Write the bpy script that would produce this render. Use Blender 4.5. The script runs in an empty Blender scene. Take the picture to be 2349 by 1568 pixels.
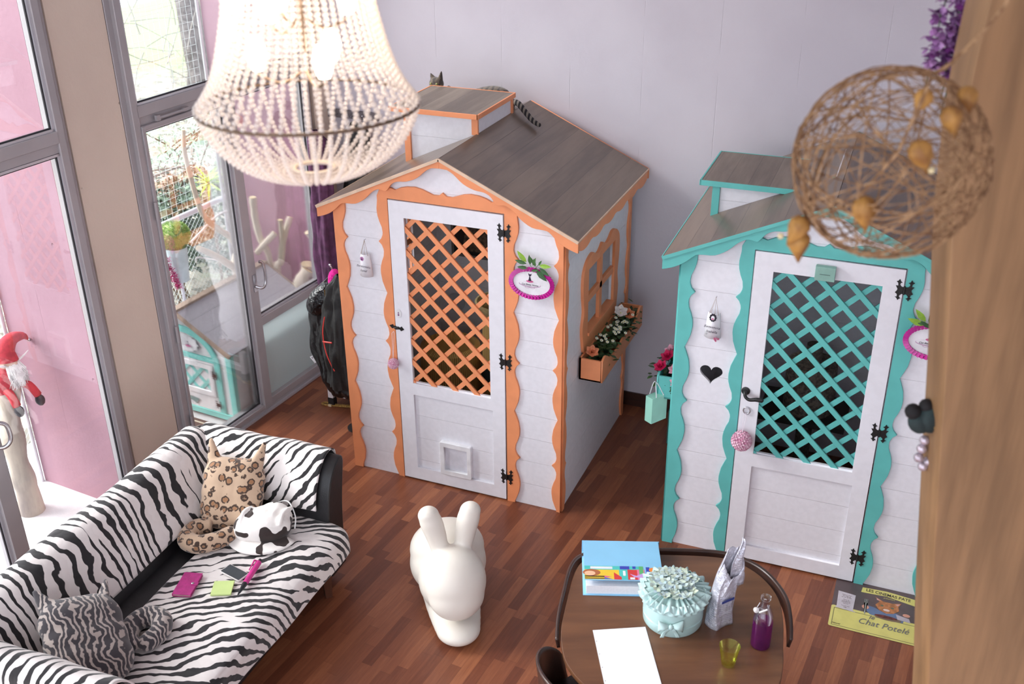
import bpy, bmesh, math, random
from mathutils import Vector, Matrix, Euler, Quaternion
from math import sin, cos, pi, radians, sqrt, atan2
SC = bpy.context.scene
COL = SC.collection
R_ = random.Random(7)
# ---------------------------------------------------------------- camera, world, light, exposure
cd = bpy.data.cameras.new('camera'); cam = bpy.data.objects.new('camera', cd); COL.objects.link(cam)
_yaw, _pit, _rol = -0.3934, -0.4679, -0.0091
_f = Vector((sin(_yaw)*cos(_pit), cos(_yaw)*cos(_pit), sin(_pit)))
_r = _f.cross(Vector((0, 0, 1))).normalized(); _u = _r.cross(_f)
_r2 = _r*cos(_rol)+_u*sin(_rol); _u2 = -_r*sin(_rol)+_u*cos(_rol)
cam.matrix_world = Matrix(((_r2.x, _u2.x, -_f.x, 3.3549), (_r2.y, _u2.y, -_f.y, -5.2533), (_r2.z, _u2.z, -_f.z, 4.0417), (0, 0, 0, 1)))
cd.sensor_width = 36; cd.lens = 2407.04/2349*36; cd.clip_end = 200; cd.clip_start = 0.05
cd.dof.use_dof = True; cd.dof.focus_distance = 5.9; cd.dof.aperture_fstop = 3.4
SC.camera = cam
SC.view_settings.view_transform = 'Standard'; SC.view_settings.look = 'None'
SC.view_settings.gamma = 1; SC.view_settings.use_curve_mapping = False
SC.view_settings.exposure = 0.85
SC.cycles.use_denoising = True
SC.cycles.max_bounces = 8; SC.cycles.transparent_max_bounces = 24
SC.cycles.sample_clamp_indirect = 6
W = bpy.data.worlds.new('overcast_sky'); SC.world = W; W.use_nodes = True
_nt = W.node_tree; _bg = _nt.nodes['Background']
_tc = _nt.nodes.new('ShaderNodeTexCoord'); _sp = _nt.nodes.new('ShaderNodeSeparateXYZ'); _rp = _nt.nodes.new('ShaderNodeValToRGB')
_nt.links.new(_tc.outputs['Generated'], _sp.inputs[0]); _nt.links.new(_sp.outputs['Z'], _rp.inputs[0]); _nt.links.new(_rp.outputs[0], _bg.inputs[0])
_rp.color_ramp.elements[0].position = 0.0; _rp.color_ramp.elements[0].color = (0.80, 0.86, 0.95, 1)
_rp.color_ramp.elements[1].position = 0.6; _rp.color_ramp.elements[1].color = (0.86, 0.92, 1.0, 1)
_bg.inputs[1].default_value = 1.6
sd = bpy.data.lights.new('hazy_sun', 'SUN'); sun = bpy.data.objects.new('hazy_sun', sd); COL.objects.link(sun)
sd.energy = 4.8; sd.angle = radians(40); sd.color = (1.0, 0.98, 0.96)
sun.rotation_euler = Vector((0.76, 0.26, -0.60)).to_track_quat('-Z', 'Y').to_euler()
# window wall frame: s along the wall, o outwards, z up
WT = 0.0849; WD = Vector((sin(WT), cos(WT), 0)); WN = Vector((cos(WT), -sin(WT), 0)); W0 = Vector((-1.02, 0, 0))
def wp(s, o, z): return W0+WD*s-WN*o+Vector((0, 0, z))
WANG = -WT   # rotation about z that takes +Y to WD

# ---------------------------------------------------------------- materials
def lin(c): return tuple((x/255/12.92 if x/255 <= 0.04045 else ((x/255+0.055)/1.055)**2.4) for x in c)
class NG:
    def __init__(s, name):
        s.m = bpy.data.materials.new(name); s.m.use_nodes = True; s.nt = s.m.node_tree
        s.b = s.nt.nodes['Principled BSDF']; s._tc = None
    def node(s, t, **k):
        n = s.nt.nodes.new(t)
        for a, v in k.items(): setattr(n, a, v)
        return n
    def put(s, sock, v):
        if v is None: return
        if isinstance(v, bpy.types.NodeSocket): s.nt.links.new(v, sock)
        elif isinstance(v, (tuple, list)):
            sock.default_value = tuple(v)+((1,) if len(v) == 3 and len(sock.default_value) == 4 else ())
        else: sock.default_value = v
    def co(s, kind='Object'):
        if s._tc is None: s._tc = s.node('ShaderNodeTexCoord')
        return s._tc.outputs[kind]
    def mapv(s, v, scale=(1, 1, 1), rot=(0, 0, 0), loc=(0, 0, 0)):
        n = s.node('ShaderNodeMapping'); s.put(n.inputs[0], v); n.inputs['Scale'].default_value = scale
        n.inputs['Rotation'].default_value = rot; n.inputs['Location'].default_value = loc; return n.outputs[0]
    def M(s, op, a, b=None, c=None, clamp=False):
        n = s.node('ShaderNodeMath', operation=op, use_clamp=clamp); s.put(n.inputs[0], a)
        if b is not None: s.put(n.inputs[1], b)
        if c is not None: s.put(n.inputs[2], c)
        return n.outputs[0]
    def xyz(s, v):
        n = s.node('ShaderNodeSeparateXYZ'); s.put(n.inputs[0], v); return n.outputs
    def comb(s, x, y, z=0.0):
        n = s.node('ShaderNodeCombineXYZ'); s.put(n.inputs[0], x); s.put(n.inputs[1], y); s.put(n.inputs[2], z); return n.outputs[0]
    def noise(s, v, scale, detail=2, rough=0.5, out=0, dim='3D'):
        n = s.node('ShaderNodeTexNoise', noise_dimensions=dim); s.put(n.inputs['Vector'], v); s.put(n.inputs['Scale'], scale)
        n.inputs['Detail'].default_value = detail; n.inputs['Roughness'].default_value = rough; return n.outputs[out]
    def white(s, v):
        n = s.node('ShaderNodeTexWhiteNoise', noise_dimensions='2D'); s.put(n.inputs['Vector'], v); return n.outputs['Value']
    def vor(s, v, scale, feature='F1', out='Distance', rnd=1.0):
        n = s.node('ShaderNodeTexVoronoi', feature=feature); s.put(n.inputs['Vector'], v); s.put(n.inputs['Scale'], scale)
        n.inputs['Randomness'].default_value = rnd; return n.outputs[out]
    def ss(s, v, a, b):
        n = s.node('ShaderNodeMapRange', interpolation_type='SMOOTHSTEP'); s.put(n.inputs[0], v); n.inputs[1].default_value = a; n.inputs[2].default_value = b
        return n.outputs[0]
    def mix(s, f, a, b):
        n = s.node('ShaderNodeMix', data_type='RGBA'); s.put(n.inputs[0], f); s.put(n.inputs[6], a); s.put(n.inputs[7], b); return n.outputs[2]
    def ramp(s, f, stops):
        n = s.node('ShaderNodeValToRGB'); s.put(n.inputs[0], f); e = n.color_ramp.elements
        while len(e) < len(stops): e.new(0.5)
        for k, (p, c) in enumerate(stops): e[k].position = p; e[k].color = tuple(c)+(1,)
        return n.outputs[0]
    def bump(s, h, strength=0.3, dist=0.01):
        n = s.node('ShaderNodeBump'); s.put(n.inputs['Height'], h); n.inputs['Strength'].default_value = strength; n.inputs['Distance'].default_value = dist
        s.nt.links.new(n.outputs[0], s.b.inputs['Normal']); return n
    def set(s, **k):
        names = dict(color='Base Color', rough='Roughness', metal='Metallic', spec='Specular IOR Level', trans='Transmission Weight', ior='IOR', alpha='Alpha',
                     emc='Emission Color', ems='Emission Strength', coat='Coat Weight', coatr='Coat Roughness', sheen='Sheen Weight', sss='Subsurface Weight')
        for a, v in k.items(): s.put(s.b.inputs[names[a]], v)
        return s
MATS = {}
def pm(name, c, rough=0.5, var=0.07, scale=12.0, bump=0.0, bs=60.0, c2=None, **k):
    """plain procedural material: a colour that drifts a little with noise, with optional fine bump"""
    if name in MATS: return MATS[name]
    g = NG(name); a = lin(c); b = lin(c2) if c2 else tuple(max(0, x*(1-var*2)) for x in a)
    f = g.noise(g.co(), scale, 3)
    g.set(color=g.mix(g.ss(f, 0.35, 0.65), a, b), rough=rough, **k)
    if bump: g.bump(g.noise(g.co(), bs, 3), bump, 0.01)
    MATS[name] = g.m; return g.m
def boards(name, c, pitch, axis=2, phase=0.0, rough=0.45):
    """painted boards with a grooved joint every `pitch` metres"""
    g = NG(name); p = g.xyz(g.co())[axis]
    t = g.M('FRACT', g.M('DIVIDE', g.M('ADD', p, -phase), pitch))
    d = g.M('ABSOLUTE', g.M('SUBTRACT', t, 0.5))            # 0.5 at a joint
    gr = g.ss(d, 0.486, 0.4945)
    n = g.noise(g.co(), 30, 3)
    a = lin(c); col = g.mix(g.ss(n, 0.3, 0.7), a, tuple(x*0.95 for x in a))
    g.set(color=col, rough=rough)
    g.bump(g.M('MULTIPLY', gr, -1.0), 0.6, 0.0055)
    MATS[name] = g.m; return g.m
def woody(name, c1, c2, axis=1, scale=3.0, stretch=12.0, rough=0.45, pitch=None, paxis=0, bumpy=0.1, joint=0.35, spec=0.5):
    g = NG(name); v = [stretch]*3; v[axis] = 1.0
    mv = g.mapv(g.co(), tuple(v)); n = g.noise(mv, scale, 5, 0.65); n2 = g.noise(g.mapv(g.co(), tuple(x*0.25 for x in v)), scale, 3)
    f = g.M('ADD', g.M('MULTIPLY', n, 0.6), g.M('MULTIPLY', n2, 0.5))
    if pitch:
        p = g.M('DIVIDE', g.xyz(g.co())[paxis], pitch); row = g.M('FLOOR', p)
        f = g.M('ADD', f, g.M('MULTIPLY', g.M('SUBTRACT', g.white(g.comb(row, 3.7)), 0.5), 0.15))
        d = g.M('ABSOLUTE', g.M('SUBTRACT', g.M('FRACT', p), 0.5)); gr = g.ss(d, 0.487, 0.497)
    col = g.mix(g.ss(f, 0.3, 0.8), lin(c1), lin(c2))
    if pitch:
        col = g.mix(g.M('MULTIPLY', gr, joint+0.4), col, tuple(x*0.25 for x in lin(c1)))
        g.bump(g.M('ADD', g.M('MULTIPLY', gr, -1.0), g.M('MULTIPLY', n, 0.1)), 0.35, 0.004)
    elif bumpy: g.bump(n, bumpy, 0.004)
    g.set(color=col, rough=rough, spec=spec); MATS[name] = g.m; return g.m
def glassy(name, tint=(1, 1, 1), gloss=0.06, rough=0.0, gcol=(1, 1, 1), fres=0.7):
    g = NG(name); nt = g.nt; out = nt.nodes['Material Output']; nt.nodes.remove(g.b)
    t = g.node('ShaderNodeBsdfTransparent'); t.inputs[0].default_value = tuple(tint)+(1,)
    gl = g.node('ShaderNodeBsdfGlossy'); gl.inputs['Roughness'].default_value = rough; gl.inputs[0].default_value = tuple(gcol)+(1,)
    lw = g.node('ShaderNodeLayerWeight'); lw.inputs[0].default_value = 0.25
    f = g.M('ADD', g.M('MULTIPLY', lw.outputs['Fresnel'], fres), gloss, clamp=True)
    mx = g.node('ShaderNodeMixShader'); g.put(mx.inputs[0], f); nt.links.new(t.outputs[0], mx.inputs[1]); nt.links.new(gl.outputs[0], mx.inputs[2])
    nt.links.new(mx.outputs[0], out.inputs[0]); MATS[name] = g.m; return g.m
# ---------------------------------------------------------------- mesh helpers
class MB:
    def __init__(s): s.v = []; s.f = []; s.uv = []; s.hasuv = False
    def add(s, vs, fs, uvs=None):
        n = len(s.v); s.v += [tuple(x) for x in vs]; s.f += [tuple(i+n for i in f) for f in fs]
        s.uv += (list(uvs) if uvs else [(0, 0)]*len(vs)); s.hasuv = s.hasuv or bool(uvs); return s
    def box(s, x0, x1, y0, y1, z0, z1, M=None):
        vs = [Vector((x, y, z)) for z in (z0, z1) for y in (y0, y1) for x in (x0, x1)]
        if M: vs = [M @ v for v in vs]
        return s.add(vs, [(0, 2, 3, 1), (4, 5, 7, 6), (0, 1, 5, 4), (2, 6, 7, 3), (0, 4, 6, 2), (1, 3, 7, 5)])
    def tube(s, pts, r, n=8, caps=True, closed=False, flat=1.0):
        pts = [Vector(p) for p in pts]; m = len(pts); rs = r if isinstance(r, (list, tuple)) else [r]*m
        vs = []; up = None
        for i, p in enumerate(pts):
            if closed: t = pts[(i+1) % m]-pts[i-1]
            else: t = pts[min(i+1, m-1)]-pts[max(i-1, 0)]
            t = t.normalized() if t.length > 1e-9 else Vector((0, 0, 1))
            if up is None: up = t.orthogonal().normalized()
            up = (up-t*up.dot(t)); up = up.normalized() if up.length > 1e-6 else t.orthogonal().normalized()
            b = t.cross(up)
            vs += [p+(up*cos(2*pi*k/n)+b*sin(2*pi*k/n)*flat)*rs[i] for k in range(n)]
        fs = []
        for i in range(m if closed else m-1):
            j = (i+1) % m
            fs += [(i*n+k, i*n+(k+1) % n, j*n+(k+1) % n, j*n+k) for k in range(n)]
        if caps and not closed: fs += [tuple(range(n))[::-1], tuple((m-1)*n+k for k in range(n))]
        return s.add(vs, fs)
    def lathe(s, prof, c=(0, 0, 0), n=24, M=None, wob=None):
        vs = []
        for r, z in prof:
            for k in range(n):
                a = 2*pi*k/n; rr = r*(wob(a, z) if wob else 1); v = Vector((rr*cos(a), rr*sin(a), z))
                vs.append((M @ v if M else v)+Vector(c))
        m = len(prof); fs = [(i*n+k, i*n+(k+1) % n, (i+1)*n+(k+1) % n, (i+1)*n+k) for i in range(m-1) for k in range(n)]
        if prof[0][0] > 1e-6: fs.append(tuple(range(n))[::-1])
        if prof[-1][0] > 1e-6: fs.append(tuple((m-1)*n+k for k in range(n)))
        return s.add(vs, fs)
    def ball(s, c, r, n=12, M=None):
        rx, ry, rz = r if isinstance(r, (tuple, list)) else (r, r, r); h = max(4, n//2); vs = []; c = Vector(c)
        for i in range(1, h):
            th = pi*i/h
            for k in range(n):
                v = Vector((rx*sin(th)*cos(2*pi*k/n), ry*sin(th)*sin(2*pi*k/n), rz*cos(th))); vs.append(c+(M @ v if M else v))
        for z in (rz, -rz): v = Vector((0, 0, z)); vs.append(c+(M @ v if M else v))
        fs = [(i*n+k, (i+1)*n+k, (i+1)*n+(k+1) % n, i*n+(k+1) % n) for i in range(h-2) for k in range(n)]
        t, b = len(vs)-2, len(vs)-1
        fs += [(t, k, (k+1) % n) for k in range(n)]+[(b, (h-2)*n+(k+1) % n, (h-2)*n+k) for k in range(n)]
        return s.add(vs, fs)
    def grid(s, fn, nu, nv, thick=0.0, uvs=None):
        vs = [Vector(fn(i/(nu-1), j/(nv-1))) for j in range(nv) for i in range(nu)]
        uv = [(uvs(i/(nu-1), j/(nv-1)) if uvs else (i/(nu-1), j/(nv-1))) for j in range(nv) for i in range(nu)]
        return s.add(vs, [(j*nu+i, j*nu+i+1, (j+1)*nu+i+1, (j+1)*nu+i) for j in range(nv-1) for i in range(nu-1)], uv)
    def leaf(s, p, d, up, L, w, bend=0.15, fold=0.0):
        p = Vector(p); d = Vector(d).normalized(); up = Vector(up); sd_ = d.cross(up); sd_ = sd_.normalized() if sd_.length > 1e-6 else d.orthogonal().normalized(); up = sd_.cross(d)
        prof = ((0, 0.08), (0.25, 0.8), (0.5, 1.0), (0.78, 0.6), (1, 0.03)); vs = []
        for t, k in prof:
            c = p+d*L*t-up*bend*L*t*t
            vs += [c-sd_*w*k*0.5+up*fold*w*k, c, c+sd_*w*k*0.5+up*fold*w*k]
        return s.add(vs, [(i*3+a, i*3+a+1, i*3+a+4, i*3+a+3) for i in range(4) for a in (0, 1)])
    def mesh(s, name):
        me = bpy.data.meshes.new(name); me.from_pydata(s.v, [], s.f)
        if s.hasuv:
            ul = me.uv_layers.new(name='uv')
            for l in me.loops: ul.data[l.index].uv = s.uv[l.vertex_index]
        me.update(); return me
def put(name, me, mat, parent=None, smooth=None, bevel=0, label=None, sub=0, solid=0, M=None):
    if isinstance(me, MB): me = me.mesh(name)
    o = bpy.data.objects.new(name, me); COL.objects.link(o)
    if mat and not me.materials: me.materials.append(mat)
    if parent: o.parent = parent
    if M is not None: o.matrix_local = M
    if smooth:
        me.shade_smooth()
        if smooth is not True: me.set_sharp_from_angle(angle=radians(smooth))
    if solid: m = o.modifiers.new('s', 'SOLIDIFY'); m.thickness = solid; m.offset = 0
    if bevel: m = o.modifiers.new('b', 'BEVEL'); m.width = bevel; m.segments = 2; m.limit_method = 'ANGLE'; m.angle_limit = radians(40)
    if sub: m = o.modifiers.new('d', 'SUBSURF'); m.levels = sub; m.render_levels = sub
    if label: o['label'] = label
    return o
def tag(o, label, cat, group=None, kind=None):
    if kind: o['kind'] = kind
    if label: o['label'] = label
    if cat: o['category'] = cat
    if group: o['group'] = group
    return o
def thing(name, label, cat, loc=(0, 0, 0), rz=0.0, group=None):
    e = bpy.data.objects.new(name, None); COL.objects.link(e); e.location = loc; e.rotation_euler = (0, 0, rz); e.empty_display_size = 0.05
    return tag(e, label, cat, group)
def struct(name, me, mat, parent=None, **k):
    o = put(name, me, mat, parent, **k)
    if not parent: o['kind'] = 'structure'
    return o
def dup(o, parent=None, **k):
    c = o.copy(); COL.objects.link(c)
    if parent: c.parent = parent
    for ch in list(o.children):
        dup(ch, c)
    return c
def frame(o, ux, uy):
    ux = Vector(ux).normalized(); uy = Vector(uy).normalized(); n = ux.cross(uy); o = Vector(o)
    return Matrix(((ux.x, uy.x, n.x, o.x), (ux.y, uy.y, n.y, o.y), (ux.z, uy.z, n.z, o.z), (0, 0, 0, 1)))
def plate(loops, F, t, name='plate', bev=0.0):
    """flat board with holes: closed 2D loops in frame F, thickness t behind the frame's plane"""
    cu = bpy.data.curves.new(name, 'CURVE'); cu.dimensions = '2D'; cu.fill_mode = 'BOTH'; cu.extrude = max(t/2-bev, 1e-5); cu.bevel_depth = bev; cu.bevel_resolution = 1
    if bev: cu.offset = -bev
    for lp in loops:
        sp = cu.splines.new('POLY'); sp.points.add(len(lp)-1)
        for k, p in enumerate(lp): sp.points[k].co = (p[0], p[1], 0, 1)
        sp.use_cyclic_u = True
    o = bpy.data.objects.new(name, cu); me = bpy.data.meshes.new_from_object(o)
    bpy.data.objects.remove(o); bpy.data.curves.remove(cu)
    me.transform(F @ Matrix.Translation((0, 0, -t/2))); return me
def text(s, size, F, t=0.001, align='CENTER', shear=0.0, sx=1.0, bold=0.0):
    cu = bpy.data.curves.new('t', 'FONT'); cu.body = s; cu.size = size; cu.align_x = align; cu.align_y = 'CENTER'; cu.extrude = t; cu.shear = shear; cu.offset = bold; cu.resolution_u = 4
    o = bpy.data.objects.new('t', cu); me = bpy.data.meshes.new_from_object(o); bpy.data.objects.remove(o); bpy.data.curves.remove(cu)
    me.transform(F @ Matrix.Diagonal((sx, 1, 1, 1))); return me
def join(*mes):
    bm = bmesh.new()
    for m in mes:
        if isinstance(m, MB): m = m.mesh('j')
        bm.from_mesh(m)
    o = bpy.data.meshes.new('joined'); bm.to_mesh(o); bm.free(); return o
def cr(pts, k=4, closed=False):
    """Catmull-Rom through 2D or 3D points"""
    P = [Vector(p) for p in pts]; n = len(P); out = []
    for i in range(n if closed else n-1):
        p0 = P[i-1] if (i > 0 or closed) else P[i]; p1 = P[i]; p2 = P[(i+1) % n]; p3 = P[(i+2) % n] if (i+2 < n or closed) else P[-1]
        for j in range(k):
            t = j/k; out.append(0.5*((2*p1)+(p2-p0)*t+(2*p0-5*p1+4*p2-p3)*t*t+(3*p1-p0-3*p2+p3)*t**3))
    if not closed: out.append(P[-1])
    return out
def blob(name, mb, mat, parent=None, voxel=0.01, it=6, label=None, M=None):
    """organic body: overlapping solids fused into one continuous skin"""
    o = put(name, mb, mat, parent, label=label, M=M)
    m = o.modifiers.new('r', 'REMESH'); m.mode = 'VOXEL'; m.voxel_size = voxel; m.use_smooth_shade = True
    m = o.modifiers.new('s', 'SMOOTH'); m.factor = 0.7; m.iterations = it
    return o
def ell(cx, cy, rx, ry, n=48): return [(cx+rx*cos(2*pi*k/n), cy+ry*sin(2*pi*k/n)) for k in range(n)]
def rect(x0, x1, y0, y1): return [(x0, y0), (x1, y0), (x1, y1), (x0, y1)]
def rrect(x0, x1, y0, y1, r, n=5):
    out = []
    for cx, cy, a in ((x1-r, y0+r, -90), (x1-r, y1-r, 0), (x0+r, y1-r, 90), (x0+r, y0+r, 180)):
        out += [(cx+r*cos(radians(a+90*k/n)), cy+r*sin(radians(a+90*k/n))) for k in range(n+1)]
    return out
FR = frame((0, 0, 0), (1, 0, 0), (0, 0, 1))      # a front face: x right, z up, facing -y
def FRy(y): return frame((0, y, 0), (1, 0, 0), (0, 0, 1))
# ---------------------------------------------------------------- shared materials
WHITE = pm('white_paint', (232, 231, 238), 0.45, 0.02, 20)
ORANGE = pm('orange_paint', (238, 152, 104), 0.5, 0.04, 8)
TEAL = pm('teal_paint', (98, 189, 184), 0.5, 0.04, 8)
BLACK = pm('black_iron', (22, 20, 22), 0.4, 0.2, 60, bump=0.3, bs=200)
ALU = pm('bronze_aluminium', (174, 170, 173), 0.38, 0.03, 5, metal=0.1)
ALUL = pm('window_bead', (205, 205, 212), 0.3, 0.03, 5, metal=0.4)
GASKET = pm('black_gasket', (45, 42, 48), 0.6)
STEEL = pm('steel', (200, 200, 205), 0.25, 0.03, 10, metal=0.9)
GLASS = glassy('window_glass', (0.97, 0.98, 0.98), 0.03)
BWHITE = boards('white_boards', (232, 231, 238), 0.1725, 2, 0.331)
BWHITE_IN = pm('raw_board_inside', (175, 165, 158), 0.6, 0.05, 10)
# ---------------------------------------------------------------- floor, walls, ceiling
def floor_mat():
    g = NG('parquet_strips'); v = g.mapv(g.co(), rot=(0, 0, WT)); x, y, z = g.xyz(v)
    px = g.M('DIVIDE', x, 0.062); row = g.M('FLOOR', px)
    py = g.M('ADD', g.M('DIVIDE', y, 0.40), g.M('MULTIPLY', g.white(g.comb(row, 1.3)), 9.0)); cell = g.M('FLOOR', py)
    rnd = g.white(g.comb(row, cell)); grain = g.noise(g.mapv(v, (22, 1.6, 1)), 3.0, 6, 0.7); big = g.noise(v, 1.2, 2)
    f = g.M('ADD', g.M('MULTIPLY', rnd, 0.44), g.M('ADD', g.M('MULTIPLY', grain, 0.52), g.M('MULTIPLY', big, 0.12)))
    col = g.ramp(f, [(0.12, lin((80, 42, 30))), (0.42, lin((114, 64, 45))), (0.68, lin((140, 84, 58))), (0.95, lin((176, 112, 76)))])
    e = g.M('MAXIMUM', g.ss(g.M('ABSOLUTE', g.M('SUBTRACT', g.M('FRACT', px), 0.5)), 0.485, 0.498), g.ss(g.M('ABSOLUTE', g.M('SUBTRACT', g.M('FRACT', py), 0.5)), 0.497, 0.4995))
    col = g.mix(g.M('MULTIPLY', e, 0.45), col, lin((50, 22, 14)))
    g.set(color=col, rough=g.M('ADD', g.M('MULTIPLY', grain, 0.15), 0.26), spec=0.45)
    g.bump(grain, 0.05, 0.002); return g.m
_fl = MB(); _a, _b = wp(-8.2, -0.012, 0), wp(1.62, -0.012, 0)
_q = [(_a.x, _a.y), (6.0, _a.y), (6.0, 1.62), (_b.x, 1.62)]
_fl.add([(x, y, 0) for x, y in _q]+[(x, y, -0.12) for x, y in _q], [(0, 1, 2, 3), (7, 6, 5, 4)]+[(i, (i+4), (i+1) % 4+4, (i+1) % 4) for i in range(4)])
struct('floor', _fl, floor_mat())
def concrete(name, c, c2):
    g = NG(name); n = g.noise(g.co(), 1.3, 4); n2 = g.noise(g.co(), 45, 3); pit = g.vor(g.co(), 5.0)
    x, y, z = g.xyz(g.co()); jx = g.ss(g.M('ABSOLUTE', g.M('SUBTRACT', g.M('FRACT', g.M('DIVIDE', x, 0.5)), 0.5)), 0.494, 0.499)
    pits = g.M('SUBTRACT', 1.0, g.ss(pit, 0.02, 0.05)); col = g.mix(g.ss(n, 0.3, 0.7), lin(c), lin(c2))
    col = g.mix(g.M('MULTIPLY', pits, 0.4), col, tuple(v*0.5 for v in lin(c))); g.set(color=col, rough=0.75)
    g.bump(g.M('ADD', g.M('MULTIPLY', n2, 0.25), g.M('SUBTRACT', g.M('MULTIPLY', pits, -2.0), g.M('MULTIPLY', g.M('MULTIPLY', jx, g.ss(g.noise(g.co(), 2.0), 0.45, 0.6)), 0.5))), 0.5, 0.01); return g.m
CONC = concrete('painted_concrete', (214, 208, 216), (204, 197, 206))
struct('wall_back', MB().box(-1.1, 6.0, 1.49, 1.62, -0.1, 5.6), CONC)
struct('wall_right', MB().box(4.6, 4.72, -8.0, 1.6, -0.1, 5.6), CONC)
struct('ceiling', MB().box(-1.55, 6.0, -8.0, 1.62, 5.5, 5.6), pm('ceiling_white', (225, 222, 222), 0.8))
struct('baseboard_back', MB().box(-0.9, 4.6, 1.475, 1.49, 0, 0.11), woody('dark_baseboard', (70, 38, 28), (52, 28, 22), axis=0, rough=0.4))
# the window wall: a concrete column between glazed bays, built in its own frame (y = along s, x = inwards)
WM = Matrix.Translation(W0) @ Matrix.Rotation(WANG, 4, 'Z')
def wbox(mb, s0, s1, x0, x1, z0, z1): return mb.box(x0, x1, s0, s1, z0, z1)
def wput(name, mb, mat, **k):
    o = put(name, mb, mat, **k); o.matrix_world = WM; return o
PLASTER = concrete('beige_plaster', (228, 212, 196), (218, 201, 186))
wl = wput('wall_left', wbox(wbox(wbox(MB(), -0.885, -0.49, -0.12, -0.03, -0.1, 5.55), 1.30, 1.53, -0.12, -0.02, -0.1, 5.55), -7.6, 1.53, -0.25, -0.03, 4.6, 5.55), PLASTER); wl['kind'] = 'structure'
wo = wput('trim_1', wbox(wbox(MB(), -7.6, 1.5, -0.14, 0.012, -0.05, 0.018), -7.6, 1.5, -0.14, -0.06, -0.12, -0.05), ALUL); wo['kind'] = 'structure'
def bar(mb, s0, s1, z0, z1, x0=-0.10, x1=0.0): return wbox(mb, s0, s1, x0, x1, z0, z1)
def glazing(n, s0, s1, mull, right_panel, top=4.6, handle_s=None, left_extra=False, wing=1.25):
    fr = MB(); a, b = mull
    # fixed outer frame: three nested steps as in the photo
    for k, (w0_, w1_, x1) in enumerate(((0, 0.05, -0.045), (0.018, 0.078, -0.03), (0.06, 0.112, 0.0))):
        bar(fr, s0+w0_, s0+w1_, 0.0, top, x1=x1); bar(fr, s1-w1_, s1-w0_, 0.0, top, x1=x1)
    bar(fr, s0+0.1, s1-0.1, 0.0, 0.042, x1=-0.005); bar(fr, s0, s1, top-0.06, top)
    bar(fr, s0+0.1, s1-0.1, 2.375, 2.435, x1=-0.015); bar(fr, s0+0.1, s1-0.1, 2.43, 2.50, x1=0.0)
    w = wput(f'window_{n}', fr, ALU); w['kind'] = 'structure'; w.modifiers.new('b', 'BEVEL').width = 0.004
    def sub(name, mb, mat, **k):
        o = put(name, mb, mat, w, **k); return o
    # door leaf and its mullion
    lf = MB(); bar(lf, s0+0.11, s0+0.135, 0.05, 2.375, x1=0.012); bar(lf, a, b, 0.042, 2.375, x1=0.012)
    bar(lf, s0+0.11, b, 0.042, 0.075, x1=0.008); bar(lf, s0+0.11, a, 2.35, 2.378, x1=0.008)
    sub('door_frame', lf, ALU, bevel=0.004)
    bd = MB(); gk = MB()
    def beads(g0, g1, z0, z1):
        for q, ww, x in ((bd, 0.014, -0.012), (gk, 0.022, -0.022)):
            bar(q, g0, g0+ww, z0, z1, x1=x, x0=x-0.01); bar(q, g1-ww, g1, z0, z1, x1=x, x0=x-0.01); bar(q, g0, g1, z0, z0+ww, x1=x, x0=x-0.01); bar(q, g0, g1, z1-ww, z1, x1=x, x0=x-0.01)
    panes = [(s0+0.135, a, 0.075, 2.35), (s0+0.112, s1-0.112, 2.50, top-0.06)]
    if right_panel:
        pn = MB(); bar(pn, b, s1-0.11, 0.70, 0.765, x1=0.004); bar(pn, b, s1-0.11, 0.042, 0.10, x1=0.004); sub('sill_bar', pn, ALU, bevel=0.004)
        panes += [(b, s1-0.112, 0.765, 2.375)]
        fg = NG('frosted_film'); n_ = fg.noise(fg.co(), 120, 2); fg.set(color=fg.mix(n_, lin((222, 236, 236)), lin((212, 230, 231))), rough=0.22, spec=0.5)
        _t = fg.node('ShaderNodeBsdfTranslucent'); _t.inputs[0].default_value = lin((240, 248, 248))+(1,); _x = fg.node('ShaderNodeMixShader'); _x.inputs[0].default_value = 0.35
        fg.nt.links.new(fg.b.outputs[0], _x.inputs[1]); fg.nt.links.new(_t.outputs[0], _x.inputs[2]); fg.nt.links.new(_x.outputs[0], fg.nt.nodes['Material Output'].inputs[0])
        sub('frosted_panel', bar(MB(), b, s1-0.11, 0.10, 0.70, x0=-0.05, x1=-0.035), fg.m)
    else: panes += [(b, s1-0.112, 0.042, 2.375)]
    for (g0, g1, z0, z1) in panes:
        beads(g0, g1, z0, z1); sub('pane', bar(MB(), g0, g1, z0, z1, x0=-0.043, x1=-0.038), GLASS)
    sub('glazing_bead', bd, ALUL); sub('gasket', gk, GASKET)
    for z in (0.32, 1.0, 1.85):
        sub('hinge', MB().tube([(0.016, s0+0.108, z-0.06), (0.016, s0+0.108, z+0.06)], 0.011, 10), ALU, smooth=40)
    if handle_s is not None:
        h = handle_s; sub('door_handle', MB().box(0.012, 0.02, h-0.018, h+0.018, 0.99, 1.12).tube(cr([(0.02, h, 1.03), (0.06, h+0.02, 1.02), (0.07, h+0.05, 1.05), (0.07, h+0.055, 1.15), (0.06, h+0.05, 1.20), (0.05, h+0.03, 1.215)], 4), 0.011, 8), STEEL, smooth=50)
    ht = MB().tube([(0.012, 0, 2.40), (0.012, 0.22, 2.40)], 0.009, 8).box(0.0, 0.02, -0.03, 0.0, 2.385, 2.42).box(0.0, 0.02, 0.2, 0.25, 2.392, 2.412)
    o = sub('tilt_stay', ht, ALU); o.location = (0, s0+0.26, 0)
    return w
glazing(2, -0.50, 1.30, (0.345, 0.43), True, handle_s=0.40)
glazing(1, -3.05, -0.875, (-1.87, -1.775), False, handle_s=None)
glazing(3, -5.4, -3.1, (-4.4, -4.31), False)
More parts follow.
